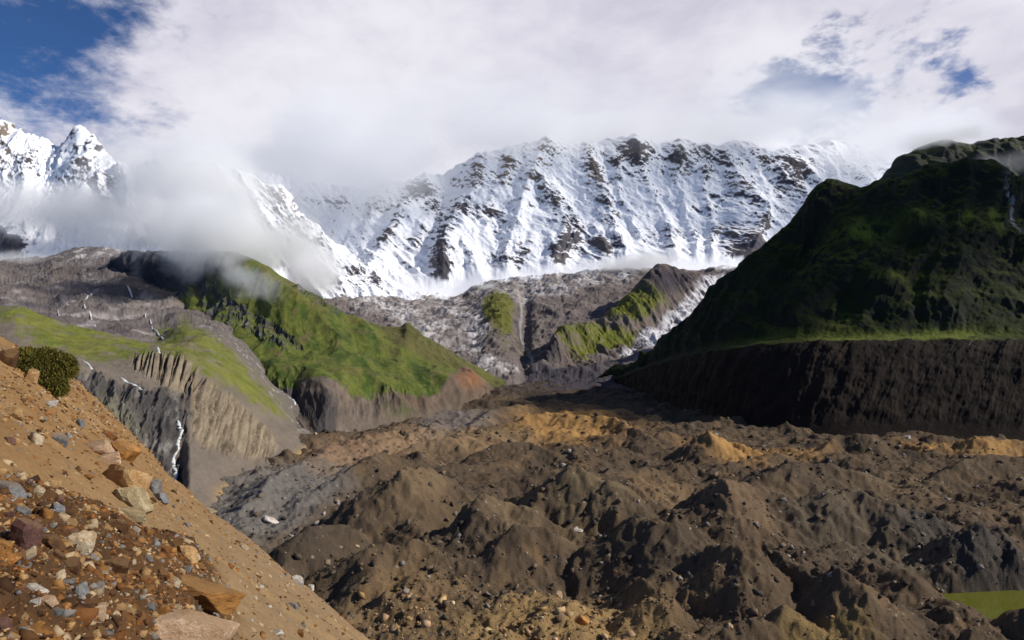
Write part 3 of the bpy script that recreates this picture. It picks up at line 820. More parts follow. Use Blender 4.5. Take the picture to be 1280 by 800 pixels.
    # higher ridge behind
    cr = [(1080, 250), (1105, 232), (1122, 214), (1135, 200), (1150, 192), (1175, 189), (1200, 190), (1215, 194), (1232, 187), (1255, 184), (1280, 180), (1340, 165), (1450, 130), (1700, 90)]
    rows = [([(1080, 330), (1700, 330)], 1150), ([(x_, .5 * y_ + 145) for x_, y_ in cr], 1300), ([(x_, y_ - 7) for x_, y_ in cr], 1450), ([(x_, y_ + 90) for x_, y_ in cr], 1800)]
    P, U, V, T = loft(1080, 1700, 420, rows, [50, 100, 20])
    x, z = P[..., 0].copy(), P[..., 2].copy()
    N = normals(P)
    d = 30 * (ridged(x / 90, z / 130, 5, .55, seed=140) - .4) * (1 - .6 * sstep(T, 1.7, 2.0)) + 5 * fbm(x / 14, z / 14, 5, .6, seed=141)
    P = P + N * d[..., None]
    N = normals(P)
    C = np.empty(P.shape, np.float32); C[:] = (.04, .042, .035)
    C = lerp3(C, (.075, .085, .03), np.clip(.5 + fbm(x / 50, z / 50, 5, .6, seed=142), 0, 1) * sstep(N[..., 2], .4, .7))
    tag(grid_obj('rocky_ridge', P, C, M_DARK), 'dark rocky ridge touching the cloud behind the dark green hill', 'ridge', kind='structure')


# ================================================================== GLACIER FLOOR
FLOOR = -90.0
def fl_pt(px, py, h):
    Y = (-FLOOR - h) * F / (py - HY)
    return ((px - CX) / F * Y, Y, h)

RIDGES = [  # crest lines of the debris mounds: (px, py, height above the floor), side slope
    ([(455, 640, 8), (480, 608, 18), (505, 592, 25), (535, 588, 20), (560, 600, 10)], .62),
    ([(655, 522, 10), (690, 515, 14), (730, 520, 13), (762, 522, 13), (790, 536, 8)], .5),
    ([(590, 532, 6), (615, 512, 10), (645, 507, 11), (668, 506, 8)], .5),
    ([(768, 548, 6), (790, 537, 11), (812, 543, 11), (832, 552, 6)], .55),
    ([(598, 566, 6), (630, 553, 11), (660, 554, 10), (692, 566, 6)], .5),
    ([(640, 640, 6), (690, 600, 16), (718, 585, 26), (750, 600, 22), (800, 632, 14)], .62),
    ([(560, 680, 8), (590, 635, 16), (607, 617, 23), (640, 632, 18), (690, 655, 11), (740, 668, 8)], .62),
    ([(868, 556, 8), (888, 540, 19), (910, 552, 12), (945, 566, 6)], .6),
    ([(1005, 568, 6), (1055, 547, 14), (1085, 544, 17), (1110, 552, 12), (1140, 566, 6)], .55),
    ([(1165, 562, 8), (1190, 554, 12), (1215, 547, 17), (1245, 552, 14), (1290, 552, 13)], .55),
    ([(1170, 598, 6), (1205, 582, 12), (1232, 571, 15), (1285, 570, 15), (1380, 570, 14)], .55),
    ([(820, 648, 6), (860, 628, 12), (903, 603, 25), (940, 607, 20), (985, 610, 17), (1020, 606, 20), (1060, 612, 18), (1110, 630, 15), (1180, 652, 9)], .58),
    ([(740, 690, 8), (765, 668, 14), (800, 648, 20), (845, 645, 23), (880, 672, 21), (930, 688, 20), (950, 702, 17)], .7),
    ([(960, 690, 12), (990, 700, 15), (1030, 706, 17), (1065, 720, 17), (1082, 745, 12)], .7),
    ([(600, 690, 6), (640, 656, 16), (680, 664, 13), (720, 690, 6)], .6),
    ([(1188, 694, 6), (1206, 668, 12), (1224, 660, 14), (1236, 672, 11), (1256, 664, 13), (1280, 694, 8)], .68),
    ([(1085, 706, 8), (1135, 716, 11), (1172, 748, 3), (1215, 786, -1), (1262, 812, -2)], .6),
    ([(1292, 752, 8), (1310, 742, 15), (1350, 740, 18)], .8),
    ([(345, 690, 8), (375, 668, 14), (400, 655, 14), (440, 665, 8)], .6),
    ([(410, 700, 9), (450, 690, 12), (520, 680, 11), (560, 690, 7)], .55),
    ([(900, 796, 4), (950, 776, 8), (980, 764, 9), (1000, 778, 5)], .7),
    ([(770, 770, 4), (800, 752, 9), (830, 752, 9), (845, 765, 5)], .7),
    ([(660, 790, 4), (690, 762, 8), (710, 770, 7)], .65),
    ([(420, 600, 6), (445, 582, 11), (480, 566, 12), (505, 572, 8)], .5),
    ([(520, 556, 6), (550, 548, 10), (580, 545, 9), (600, 552, 6)], .5),
    ([(940, 600, 8), (975, 582, 14), (1030, 580, 13), (1080, 592, 8)], .5),
    ([(300, 640, 6), (330, 606, 9), (380, 578, 8), (420, 556, 6)], .42),
]
POND_Z = FLOOR - 3.0
POND = [(1172, 744), (1290, 738), (1340, 748), (1330, 790), (1262, 806), (1225, 780), (1195, 762)]
def plane_pt(px, py, z):
    Y = z * F / (HY - py)
    return ((px - CX) / F * Y, Y)
POND_XY = [plane_pt(a, b, POND_Z) for a, b in POND]


PITS = [(868, 742, 11, 9), (1022, 752, 8, 8), (992, 650, 8, 8), (395, 742, 9, 8), (655, 625, 8, 6), (1200, 622, 8, 7), (560, 672, 9, 8), (740, 680, 7, 5), (830, 560, 12, 6), (1215, 742, 8, 2)]


def floor_height(x, y):
    wx = x + 10 * fbm(x / 45, y / 45, 5, .5, seed=201); wy = y + 10 * fbm(x / 45, y / 45, 5, .5, seed=202)
    hv = 1.03 + .22 * fbm(x / 24, y / 24, 4, .6, seed=215)
    slv = 1.15 + .36 * fbm(x / 32, y / 32, 4, .6, seed=216)
    base = 11.5 * (ridged(wx / 85, wy / 85, 4, .5, seed=203) - .45) + 5 * fbm(x / 70, y / 70, 4, seed=204)
    base = base + 4.4 * (ridged(wx / 30, wy / 26, 4, .55, seed=205) - .45)
    top = np.full(x.shape, -50.0)
    rough = 3.2 * fbm(x / 16, y / 16, 4, .55, seed=206)
    for pts, sl in RIDGES:
        q = [fl_pt(*p) for p in pts]
        best = np.full(x.shape, -50.0)
        for (x0, y0, h0), (x1, y1, h1) in zip(q[:-1], q[1:]):
            ex, ey = x1 - x0, y1 - y0
            t = np.clip(((wx - x0) * ex + (wy - y0) * ey) / (ex * ex + ey * ey), 0, 1)
            dd = np.hypot(wx - x0 - ex * t, wy - y0 - ey * t)
            best = np.maximum(best, (h0 + (h1 - h0) * t) * hv - sl * slv * np.maximum(dd - .8, 0))
        top = np.maximum(top, best)
    k = 1.6
    m = np.maximum(base, top)
    h = m + k * np.log1p(np.exp(-np.abs(base - top) / k)) * .6
    for (px, py, rad, dep) in PITS:
        bx, by, _ = fl_pt(px, py, 0)
        h = h - dep * np.exp(-(((wx - bx) / rad) ** 2 + ((wy - by) / (rad * 1.25)) ** 2))
    face = sstep(top - base, 0, 6)
    gul = ridged(wx / 11, wy / 11, 4, .55, seed=207)
    h = h + 2.3 * (gul - .45) * (.6 + .4 * face) + rough * .7 + (1.2 - .75 * face) * (ridged(x / 6.5, y / 6.5, 4, .6, seed=209) - .4) + .6 * fbm(x / 3, y / 3, 4, .62, seed=208)
    bx, by, _ = fl_pt(1228, 690, 6)
    h = h + 3.2 * (ridged(x / 5.5, y / 5.5, 4, .62, seed=217) - .4) * np.exp(-((x - bx) / 17) ** 2 - ((y - by) / 22) ** 2)
    sd_ = poly_sd(x, y, POND_XY) + 1.6 * fbm(x / 5, y / 5, 4, .6, seed=218)
    h = h - sstep(sd_, -7, 4) * np.maximum(h + 7.5, 0)
    return FLOOR + h


M_FLOOR = terrain_mat('glacier_debris', 0.25, 1.6, 0.38, 0.9, 0.5, speck=(0.55, (.22, .18, .14, 1), .02))


def floor_color(x, y, z):
    C = np.empty(x.shape + (3,), np.float32); C[:] = (.108, .073, .043)
    t = np.clip(.5 + 1.0 * fbm(x / 60, y / 60, 5, .6, seed=210), 0, 1)
    C = lerp3(C, (.058, .045, .034), t * .8)
    t2 = sstep(fbm(x / 22, y / 22, 5, .62, seed=211), .1, .5)
    C = lerp3(C, (.17, .108, .056), t2 * .65)
    U = CX + x / y * F; V = HY - (FLOOR + 6) / y * F
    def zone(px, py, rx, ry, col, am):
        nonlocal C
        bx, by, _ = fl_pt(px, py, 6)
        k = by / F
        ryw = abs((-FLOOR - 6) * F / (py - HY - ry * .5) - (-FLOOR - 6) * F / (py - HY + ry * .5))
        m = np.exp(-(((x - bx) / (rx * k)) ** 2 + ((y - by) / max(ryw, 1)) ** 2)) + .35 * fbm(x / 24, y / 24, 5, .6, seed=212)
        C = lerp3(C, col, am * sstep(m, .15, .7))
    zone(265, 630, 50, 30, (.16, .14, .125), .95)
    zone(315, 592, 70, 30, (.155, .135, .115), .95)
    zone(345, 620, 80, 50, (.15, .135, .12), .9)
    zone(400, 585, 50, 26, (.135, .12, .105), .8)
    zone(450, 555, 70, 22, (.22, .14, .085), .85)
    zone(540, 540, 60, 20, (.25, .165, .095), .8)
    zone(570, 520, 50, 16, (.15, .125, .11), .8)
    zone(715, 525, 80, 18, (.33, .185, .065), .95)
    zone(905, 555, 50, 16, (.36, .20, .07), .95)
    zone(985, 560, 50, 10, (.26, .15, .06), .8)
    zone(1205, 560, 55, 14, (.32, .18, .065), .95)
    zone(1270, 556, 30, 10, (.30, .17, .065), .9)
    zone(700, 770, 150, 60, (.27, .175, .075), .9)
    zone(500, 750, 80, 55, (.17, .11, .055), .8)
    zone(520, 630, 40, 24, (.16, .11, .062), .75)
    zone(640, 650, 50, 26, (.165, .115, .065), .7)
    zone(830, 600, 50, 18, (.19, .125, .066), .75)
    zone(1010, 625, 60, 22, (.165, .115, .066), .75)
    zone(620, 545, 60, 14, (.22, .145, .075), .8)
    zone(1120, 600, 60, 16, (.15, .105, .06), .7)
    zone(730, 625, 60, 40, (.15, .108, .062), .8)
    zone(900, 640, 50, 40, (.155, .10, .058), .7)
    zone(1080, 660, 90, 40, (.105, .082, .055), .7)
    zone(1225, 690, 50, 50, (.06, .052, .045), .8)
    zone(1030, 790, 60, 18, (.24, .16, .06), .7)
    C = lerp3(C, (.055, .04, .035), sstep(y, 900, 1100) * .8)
    return C


def build_floor():
    nu, nv = 1500, 820
    u = np.linspace(-1.25, 1.35, nu)
    Yv = np.concatenate([np.linspace(55, 175, 40, endpoint=False), np.exp(np.linspace(np.log(175), np.log(1700), nv - 60)), np.linspace(1900, 6000, 20)])
    X = u[None, :] * Yv[:, None]; Y = np.broadcast_to(Yv[:, None], X.shape).copy()
    Z = floor_height(X, Y)
    P = np.stack([X, Y, Z], -1)
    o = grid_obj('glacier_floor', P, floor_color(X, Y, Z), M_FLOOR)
    tag(o, 'glacier valley floor of dark brown debris mounds', 'ground', kind='structure')
    pts = np.array(POND_XY)


def build_pond():
    m = bpy.data.materials.new('green_meltwater')
    m.use_nodes = True
    p = m.node_tree.nodes['Principled BSDF']
    p.inputs['Base Color'].default_value = (.105, .108, .016, 1)
    p.inputs['Roughness'].default_value = .05
    p.inputs['Specular IOR Level'].default_value = .5
    t_ = m.node_tree; nz_ = t_.nodes.new('ShaderNodeTexNoise'); nz_.inputs['Scale'].default_value = 1.4; nz_.inputs['Detail'].default_value = 5
    tc_ = t_.nodes.new('ShaderNodeTexCoord'); t_.links.new(tc_.outputs['Object'], nz_.inputs['Vector'])
    bp_ = t_.nodes.new('ShaderNodeBump'); bp_.inputs['Strength'].default_value = .12; bp_.inputs['Distance'].default_value = .1
    t_.links.new(nz_.outputs[0], bp_.inputs['Height']); t_.links.new(bp_.outputs[0], p.inputs['Normal'])
    bm = bmesh.new()
    c = np.mean(np.array(POND_XY), 0)
    top = [bm.verts.new((c[0] + (a - c[0]) * 1.06, c[1] + (b - c[1]) * 1.06, POND_Z)) for a, b in POND_XY]
    f = bm.faces.new(top)
    r = bmesh.ops.extrude_face_region(bm, geom=[f])
    for v in r['geom']:
        if isinstance(v, bmesh.types.BMVert): v.co.z -= 2.5
    bmesh.ops.recalc_face_normals(bm, faces=bm.faces)
    me = bpy.data.meshes.new('pond'); bm.to_mesh(me); bm.free()
    me.materials.append(m)
    o = bpy.data.objects.new('pond_water', me); COL.objects.link(o)
    tag(o, 'small murky green meltwater pond among the debris mounds', 'pond', kind='structure')


# ================================================================== FOREGROUND SLOPE
GA, GB, GC_ = -.776, -.494, -2.78
def g_plane(px, py):
    u = (px - CX) / F; w_ = (HY - py) / F
    Y = GC_ / (w_ - GA * u - GB)
    return (u * Y, Y)
EDGE = [(-16.5, 14), (-18.2, 23.5), (-21.6, 30.2), (-22.9, 34.6), (-17.5, 29.5), (-13.3, 25.5), (-10.6, 24.2), (-7.7, 23.2), (-4.7, 21.4), (-1.7, 17.8), (1.5, 13.5), (4, 8), (6, 0), (7, -10), (-17, -10)]
PILE = [g_plane(*p) for p in [(-60, 640), (0, 606), (50, 612), (100, 640), (135, 655), (190, 672), (240, 690), (285, 742), (300, 800), (310, 900), (200, 1000), (-60, 1000), (-200, 800)]]


def slope_height(x, y):
    h = GA * x + GB * y + GC_
    sd_ = poly_sd(x, y, EDGE) + 1.5 * fbm(x / 3.0, y / 3.0, 5, .6, seed=300)
    out = np.maximum(-sd_ + .4, 0)
    h = h - .30 * out ** 1.35 * (out < 400)
    pd = poly_sd(x, y, PILE) + .35 * fbm(x / 1.2, y / 1.2, 4, seed=301)
    pile = sstep(pd, -.15, .9)
    h = h + .42 * pile
    h = h + .5 * fbm(x / 6, y / 6, 4, .5, seed=302) + .25 * (ridged((x * .6 - y * .8) / 1.6, (x * .8 + y * .6) / 12, 4, .5, seed=305) - .5) + (.10 + .08 * pile) * fbm(x / .9, y / .9, 5, .6, seed=303) + .05 * pile * fbm(x / .22, y / .22, 4, .6, seed=304)
    return h


def slope_color(x, y):
    C = np.empty(x.shape + (3,), np.float32); C[:] = (.29, .172, .074)
    C = lerp3(C, (.20, .110, .044), np.clip(.5 + fbm(x / 4, y / 4, 5, .6, seed=310), 0, 1))
    sd_ = poly_sd(x, y, EDGE)
    # smoother, greyer chute near the far edge
    g = sstep(x + .35 * (y - 20), -12.0, -7.0)
    C = lerp3(C, (.24, .160, .085), g * .85)
    st = fbm((x * .6 - y * .8) / .8, (x * .8 + y * .6) / 9, 4, .6, seed=311)
    C = lerp3(C, (.30, .19, .08), sstep(st, .1, .5) * .6)
    pd = poly_sd(x, y, PILE) + .4 * fbm(x / 1.2, y / 1.2, 4, seed=301)
    pile = sstep(pd, -.2, .4)
    pc = lerp3(np.broadcast_to(np.array((.12, .052, .017), np.float32), C.shape).copy(), (.055, .028, .013), np.clip(.5 + 1.2 * fbm(x / .7, y / .7, 5, .6, seed=312), 0, 1))
    pc = lerp3(pc, (.30, .13, .03), sstep(fbm(x / .5, y / .5, 5, .6, seed=313), .15, .5))
    C = C + (pc - C) * (pile * .92)[..., None]
    return C


M_SLOPE = terrain_mat('scree_slope', 1.2, 11.0, 0.40, 0.9, 0.06, speck=(7.0, (.42, .30, .18, 1), .05))


def build_slope():
    nu, nv = 900, 640
    u = np.linspace(-1.5, .35, nu)
    Yv = np.exp(np.linspace(np.log(2.2), np.log(130), nv))
    X = u[None, :] * Yv[:, None]; Y = np.broadcast_to(Yv[:, None], X.shape).copy()
    Z = np.maximum(slope_height(X, Y), -110)
    o = grid_obj('scree_slope', np.stack([X, Y, Z], -1), slope_color(X, Y), M_SLOPE)
    tag(o, 'steep ochre scree slope of the near moraine at the left', 'ground', kind='structure')


build_snow_wall(); build_snow_spur(); build_snow_peak()
build_headwall(); build_knoll()
hill_o, HP, HU, HV, HT = build_green_hill()
tag(hill_o, 'bright green hill with dark cliffs rising into the mist', 'hill', kind='structure')
side_o, VP, VU, VV, VT = build_valley_side()
tag(side_o, 'grey valley side with grass shelves and fluted moraine cliffs below the green hill', 'hillside', kind='structure')
build_right_hill()
build_floor(); build_pond(); build_slope()


# ================================================================== STREAMS AND WATERFALL
def simple_mat(name, col, rough=.6, spec=.3):
    m = bpy.data.materials.new(name); m.use_nodes = True
    t = NT(m.node_tree)
    c = t.n('ShaderNodeTexCoord')
    n = t.noise(c.outputs['Object'], .8, 4, .6)
    k = t.mix(t.ss(n, .3, .7), tuple(v * .75 for v in col) + (1,), tuple(min(1, v * 1.1) for v in col) + (1,))
    p = t.n('ShaderNodeBsdfPrincipled'); t.l(k, p.inputs['Base Color'])
    p.inputs['Roughness'].default_value = rough; p.inputs['Specular IOR Level'].default_value = spec
    o = t.n('ShaderNodeOutputMaterial'); t.l(p.outputs[0], o.inputs[0])
    return m


M_FOAM = simple_mat('white_water', (.64, .64, .64), .5)


def surface_point(tabs, px, py):
    best = None
    for (P, U, V, T, lo, hi) in tabs:
        dd = (U - px) ** 2 + (V - py) ** 2 + 1e6 * ((T < lo) | (T > hi))
        k = int(np.argmin(dd)); v = float(dd.flat[k])
        if best is None or v < best[0] - .5:
            best = (v, P.reshape(-1, 3)[k])
    return best[1].astype(float)


def stream(name, label, cat, pts, w0, tabs, seed):
    """a strand of white water lying in its bed: a low arched ribbon with sunk edges"""
    rr = random.Random(seed)
    q = []
    for (a, b), (c, d) in zip(pts[:-1], pts[1:]):
        n = max(2, int(math.hypot(c - a, d - b) / 1.6))
        for k in range(n):
            q.append((a + (c - a) * k / n + rr.uniform(-.35, .35), b + (d - b) * k / n))
    q.append(pts[-1])
    W = np.array([surface_point(tabs, *p) for p in q])
    for _ in range(2):
        W[1:-1] = .25 * W[:-2] + .5 * W[1:-1] + .25 * W[2:]
    bm = bmesh.new(); prev = None
    for i, p in enumerate(W):
        t = W[min(i + 1, len(W) - 1)] - W[max(i - 1, 0)]
        side = np.cross(t, np.array((0, 0, 1.0)));
        if np.linalg.norm(side[:2]) < 1e-3: side = np.array((1.0, 0, 0))
        if abs(t[2]) > np.linalg.norm(t[:2]) * .8: side = np.array((1.0, .3, 0))
        side = side / np.linalg.norm(side)
        up = np.cross(side, t); up = up / (np.linalg.norm(up) + 1e-9)
        if up[2] < 0 or up[1] > .6: up = -up
        wv = w0 * (rr.uniform(.75, 1.1) if name == 'waterfall' else rr.uniform(.45, 1.25)) * (.5 + .5 * min(1, i / 3)) * p[1] / F
        lift = .18 + (.0004 if p[1] < 800 else .0013) * p[1]
        row = [bm.verts.new(p + side * wv * s + up * (lift * h)) for s, h in ((-.62, -.8), (-.45, .75), (0, 1.15), (.45, .75), (.62, -.8))]
        if prev:
            for k in range(4):
                bm.faces.new((prev[k], prev[k + 1], row[k + 1], row[k]))
        prev = row
    me = bpy.data.meshes.new(name); bm.to_mesh(me); bm.free()
    for f in me.polygons: f.use_smooth = True
    me.materials.append(M_FOAM)
    o = bpy.data.objects.new(name, me); COL.objects.link(o)
    return tag(o, label, cat)


ST = (VP, VU, VV, VT, 0.2, 7.0); SH = (HP, HU, HV, HT, 0.0, 2.6)
stream('waterfall', 'white waterfall dropping through the dark rock gorge beside the fluted cliff', 'waterfall',
       [(219, 528), (221, 536), (222, 545), (219, 556), (218, 566), (220, 580), (218, 592), (219, 606)], 4.6, [ST], 1)
stream('snow_strip', 'narrow white strip of old snow slanting above the dark gorge', 'snow', [(150, 473), (158, 477), (168, 483), (180, 491)], 3.2, [ST], 2)
stream('snow_strip', 'short white snow strip at the foot of the long grassy whaleback', 'snow', [(104, 451), (110, 455), (116, 461)], 2.6, [ST], 3)
stream('stream', 'white stream falling down the gully between grass shelf and green hill', 'stream', [(352, 470), (357, 478), (363, 490), (366, 500), (369, 511)], 3.2, [ST, SH], 4)
stream('stream', 'winding white stream through the grey basin past the dark mound', 'stream', [(110, 362), (115, 367), (106, 377), (105, 385), (110, 390), (115, 397), (119, 410)], 2.0, [ST], 5)
stream('stream', 'short white cascade high in the grey basin, right of the dark mound', 'stream', [(158, 362), (161, 366), (165, 371)], 2.0, [ST], 6)
stream('stream', 'thin white stream running down to the notch above the grass shelf', 'stream', [(180, 390), (183, 399), (189, 406), (191, 413), (202, 420), (207, 426)], 1.7, [ST], 7)
stream('stream', 'thin pale rivulet behind the grassy whaleback at the left', 'stream', [(71, 387), (74, 395), (82, 403)], 1.8, [ST], 8)
stream('waterfall', 'tiny waterfall in the notch of the grass ledge above the buff flutes', 'waterfall', [(196, 431), (198, 437), (199, 442)], 3.0, [ST], 9)


# ================================================================== ROCKS
def ico_dirs(sub):
    bm = bmesh.new(); bmesh.ops.create_icosphere(bm, subdivisions=sub, radius=1)
    v = np.array([list(p.co) for p in bm.verts]); f = np.array([[q.index for q in p.verts] for p in bm.faces])
    bm.free(); return v / np.linalg.norm(v, axis=1, keepdims=True), f


ICO4, ICO3, ICO1 = ico_dirs(5), ico_dirs(3), ico_dirs(1)


def rock_shape(ico, seed, planes=13, jag=.05):
    """boulder: a ball cut by random flat breaks, then roughened"""
    r = np.random.default_rng(seed)
    v, f = ico
    q, _ = np.linalg.qr(r.normal(size=(3, 3)))
    q = np.eye(3) + .45 * (q - np.eye(3)) * r.uniform(.2, .8)
    box = np.concatenate([q, -q]) + r.normal(size=(6, 3)) * .16
    n = np.concatenate([box, r.normal(size=(planes, 3))]); n /= np.linalg.norm(n, axis=1, keepdims=True)
    d = np.concatenate([r.uniform(.5, .8, 6), r.uniform(.6, .95, planes)])
    dot = np.maximum(v @ n.T, 1e-3)
    rad = np.min(np.where(dot > .05, d / dot, 9), axis=1)
    rad = np.minimum(rad, 1.25)
    p = v * rad[:, None]
    if jag:
        nn = fbm(p[:, 0] * 2.2 + seed, p[:, 1] * 2.2 + p[:, 2] * 1.7, 5, .6) + .6 * fbm(p[:, 2] * 5 + seed, p[:, 0] * 5 - p[:, 1] * 4, 4, .6)
        st = np.sin(p[:, 2] * 11 + 2 * nn) * .25
        p = p * (1 + jag * (nn * 1.3 + st))[:, None]
    p[:, 2] -= p[:, 2].min() * 0
    return p, f


def rock_mat(name, col, col2, scale=2.0):
    m = bpy.data.materials.new(name); m.use_nodes = True
    t = NT(m.node_tree)
    c = t.n('ShaderNodeTexCoord'); oi = t.n('ShaderNodeObjectInfo')
    off = t.vm('ADD', c.outputs['Object'], t.vm('SCALE', (7.3, 3.1, 5.7), scale=oi.outputs['Random']))
    n1 = t.noise(off, scale, 6, .65, .3); n2 = t.noise(off, scale * 6, 5, .7)
    sep = t.n('ShaderNodeSeparateXYZ'); t.l(off, sep.inputs[0])
    band = t.noise(t.vm('MULTIPLY', off, (.7, .7, 5.0)), scale * 1.2, 3, .5)
    k = t.mix(t.ss(n1, .38, .64), col + (1,), col2 + (1,))
    k = t.mix(t.m('MULTIPLY', t.ss(band, .52, .66), .55), k, tuple(a * .55 for a in col) + (1,))
    br = t.m('ADD', .55, t.m('MULTIPLY', n2, .9))
    br = t.m('MULTIPLY', br, t.m('ADD', .8, t.m('MULTIPLY', oi.outputs['Random'], .4)))
    g = t.n('ShaderNodeCombineXYZ')
    for i in range(3): t.l(br, g.inputs[i])
    k = t.mix(1.0, k, g.outputs[0], 'MULTIPLY')
    ge = t.n('ShaderNodeNewGeometry'); sn = t.n('ShaderNodeSeparateXYZ'); t.l(ge.outputs['Normal'], sn.inputs[0])
    du = t.m('MULTIPLY', t.ss(t.m('ADD', sn.outputs[2], t.m('MULTIPLY', t.m('SUBTRACT', n1, .5), 1.6)), .35, .95), .5)
    k = t.mix(du, k, (.22, .135, .06, 1))
    b = t.n('ShaderNodeBump'); b.inputs['Strength'].default_value = .6; b.inputs['Distance'].default_value = .08; t.l(n2, b.inputs['Height'])
    p = t.n('ShaderNodeBsdfPrincipled'); t.l(k, p.inputs['Base Color']); t.l(b.outputs[0], p.inputs['Normal'])
    p.inputs['Roughness'].default_value = .9; p.inputs['Specular IOR Level'].default_value = .15
    o = t.n('ShaderNodeOutputMaterial'); t.l(p.outputs[0], o.inputs[0])
    return m


RM = {'pink': rock_mat('pinkish_granite', (.56, .39, .26), (.46, .29, .17)), 'pale': rock_mat('pale_rock', (.55, .45, .31), (.40, .29, .17)),
      'tan': rock_mat('tan_rock', (.44, .28, .13), (.33, .18, .07)), 'orange': rock_mat('orange_rock', (.42, .20, .055), (.26, .11, .03)),
      'rust': rock_mat('rusty_rock', (.24, .095, .025), (.12, .05, .018)), 'brown': rock_mat('brown_rock', (.13, .06, .024), (.065, .034, .018)),
      'purple': rock_mat('purple_brown_rock', (.19, .095, .07), (.11, .055, .045)), 'grey': rock_mat('grey_rock', (.27, .26, .25), (.15, .145, .14)),
      'blue': rock_mat('blue_grey_rock', (.22, .22, .225), (.13, .13, .135)), 'white': rock_mat('white_rock', (.62, .58, .52), (.45, .40, .34)),
      'layer': rock_mat('layered_buff_rock', (.42, .34, .20), (.26, .20, .11)), 'dark': rock_mat('dark_debris_rock', (.075, .06, .05), (.04, .034, .03))}
_shape = {}


def rock_mesh(colour, k, ico=None, key='m'):
    kk = (colour, k, key)
    if kk not in _shape:
        p, f = rock_shape(ico or ICO3, 40 + k, 5 + k % 4, .03)
        me = bpy.data.meshes.new('rock'); me.from_pydata(p.tolist(), [], f.tolist())
        for q in me.polygons: q.use_smooth = False
        me.materials.append(RM[colour]); _shape[kk] = me
    return _shape[kk]


def g_hit(px, py):
    u = (px - CX) / F; w_ = (HY - py) / F
    Y = np.exp(np.linspace(math.log(2.6), math.log(90), 3000))
    dz = w_ * Y - slope_height(u * Y, Y)
    k = np.where(dz < 0)[0]
    k = k[0] if len(k) else 2999
    return np.array((u * Y[k], Y[k], w_ * Y[k]))


def f_hit(px, py):
    u = (px - CX) / F; w_ = (HY - py) / F
    Y = np.linspace(120, 1100, 2600)
    dz = w_ * Y - floor_height(u * Y, Y)
    k = np.where(dz < 0)[0]
    k = k[0] if len(k) else 2599
    return np.array((u * Y[k], Y[k], w_ * Y[k]))


SLOPE_N = Vector((-GA, -GB, 1)).normalized()


def put_rock(name, label, cat, hit, wpx, hpx, colour, k, tilt, group=None, sink=.25, big=False, depth=.9):
    o = bpy.data.objects.new(name, rock_mesh(colour, k, ICO4 if big else ICO3, 'b' if big else 'm'))
    COL.objects.link(o)
    s = hit[1] / F
    a, c = wpx * s / 1.85, hpx * s / 1.75
    o.scale = (a, (a + c) * .5 * depth, c)
    o.rotation_euler = (0, math.radians(tilt), 0) if not group else (math.radians((k * 53 + wpx * 31) % 80 - 40), math.radians(tilt), math.radians((k * 97 + hpx * 61) % 360))
    d = hit / np.linalg.norm(hit)
    o.location = Vector(hit) + SLOPE_N * (c * (.5 - sink)) + Vector(d) * (a + c) * .2
    return tag(o, label, cat, group)


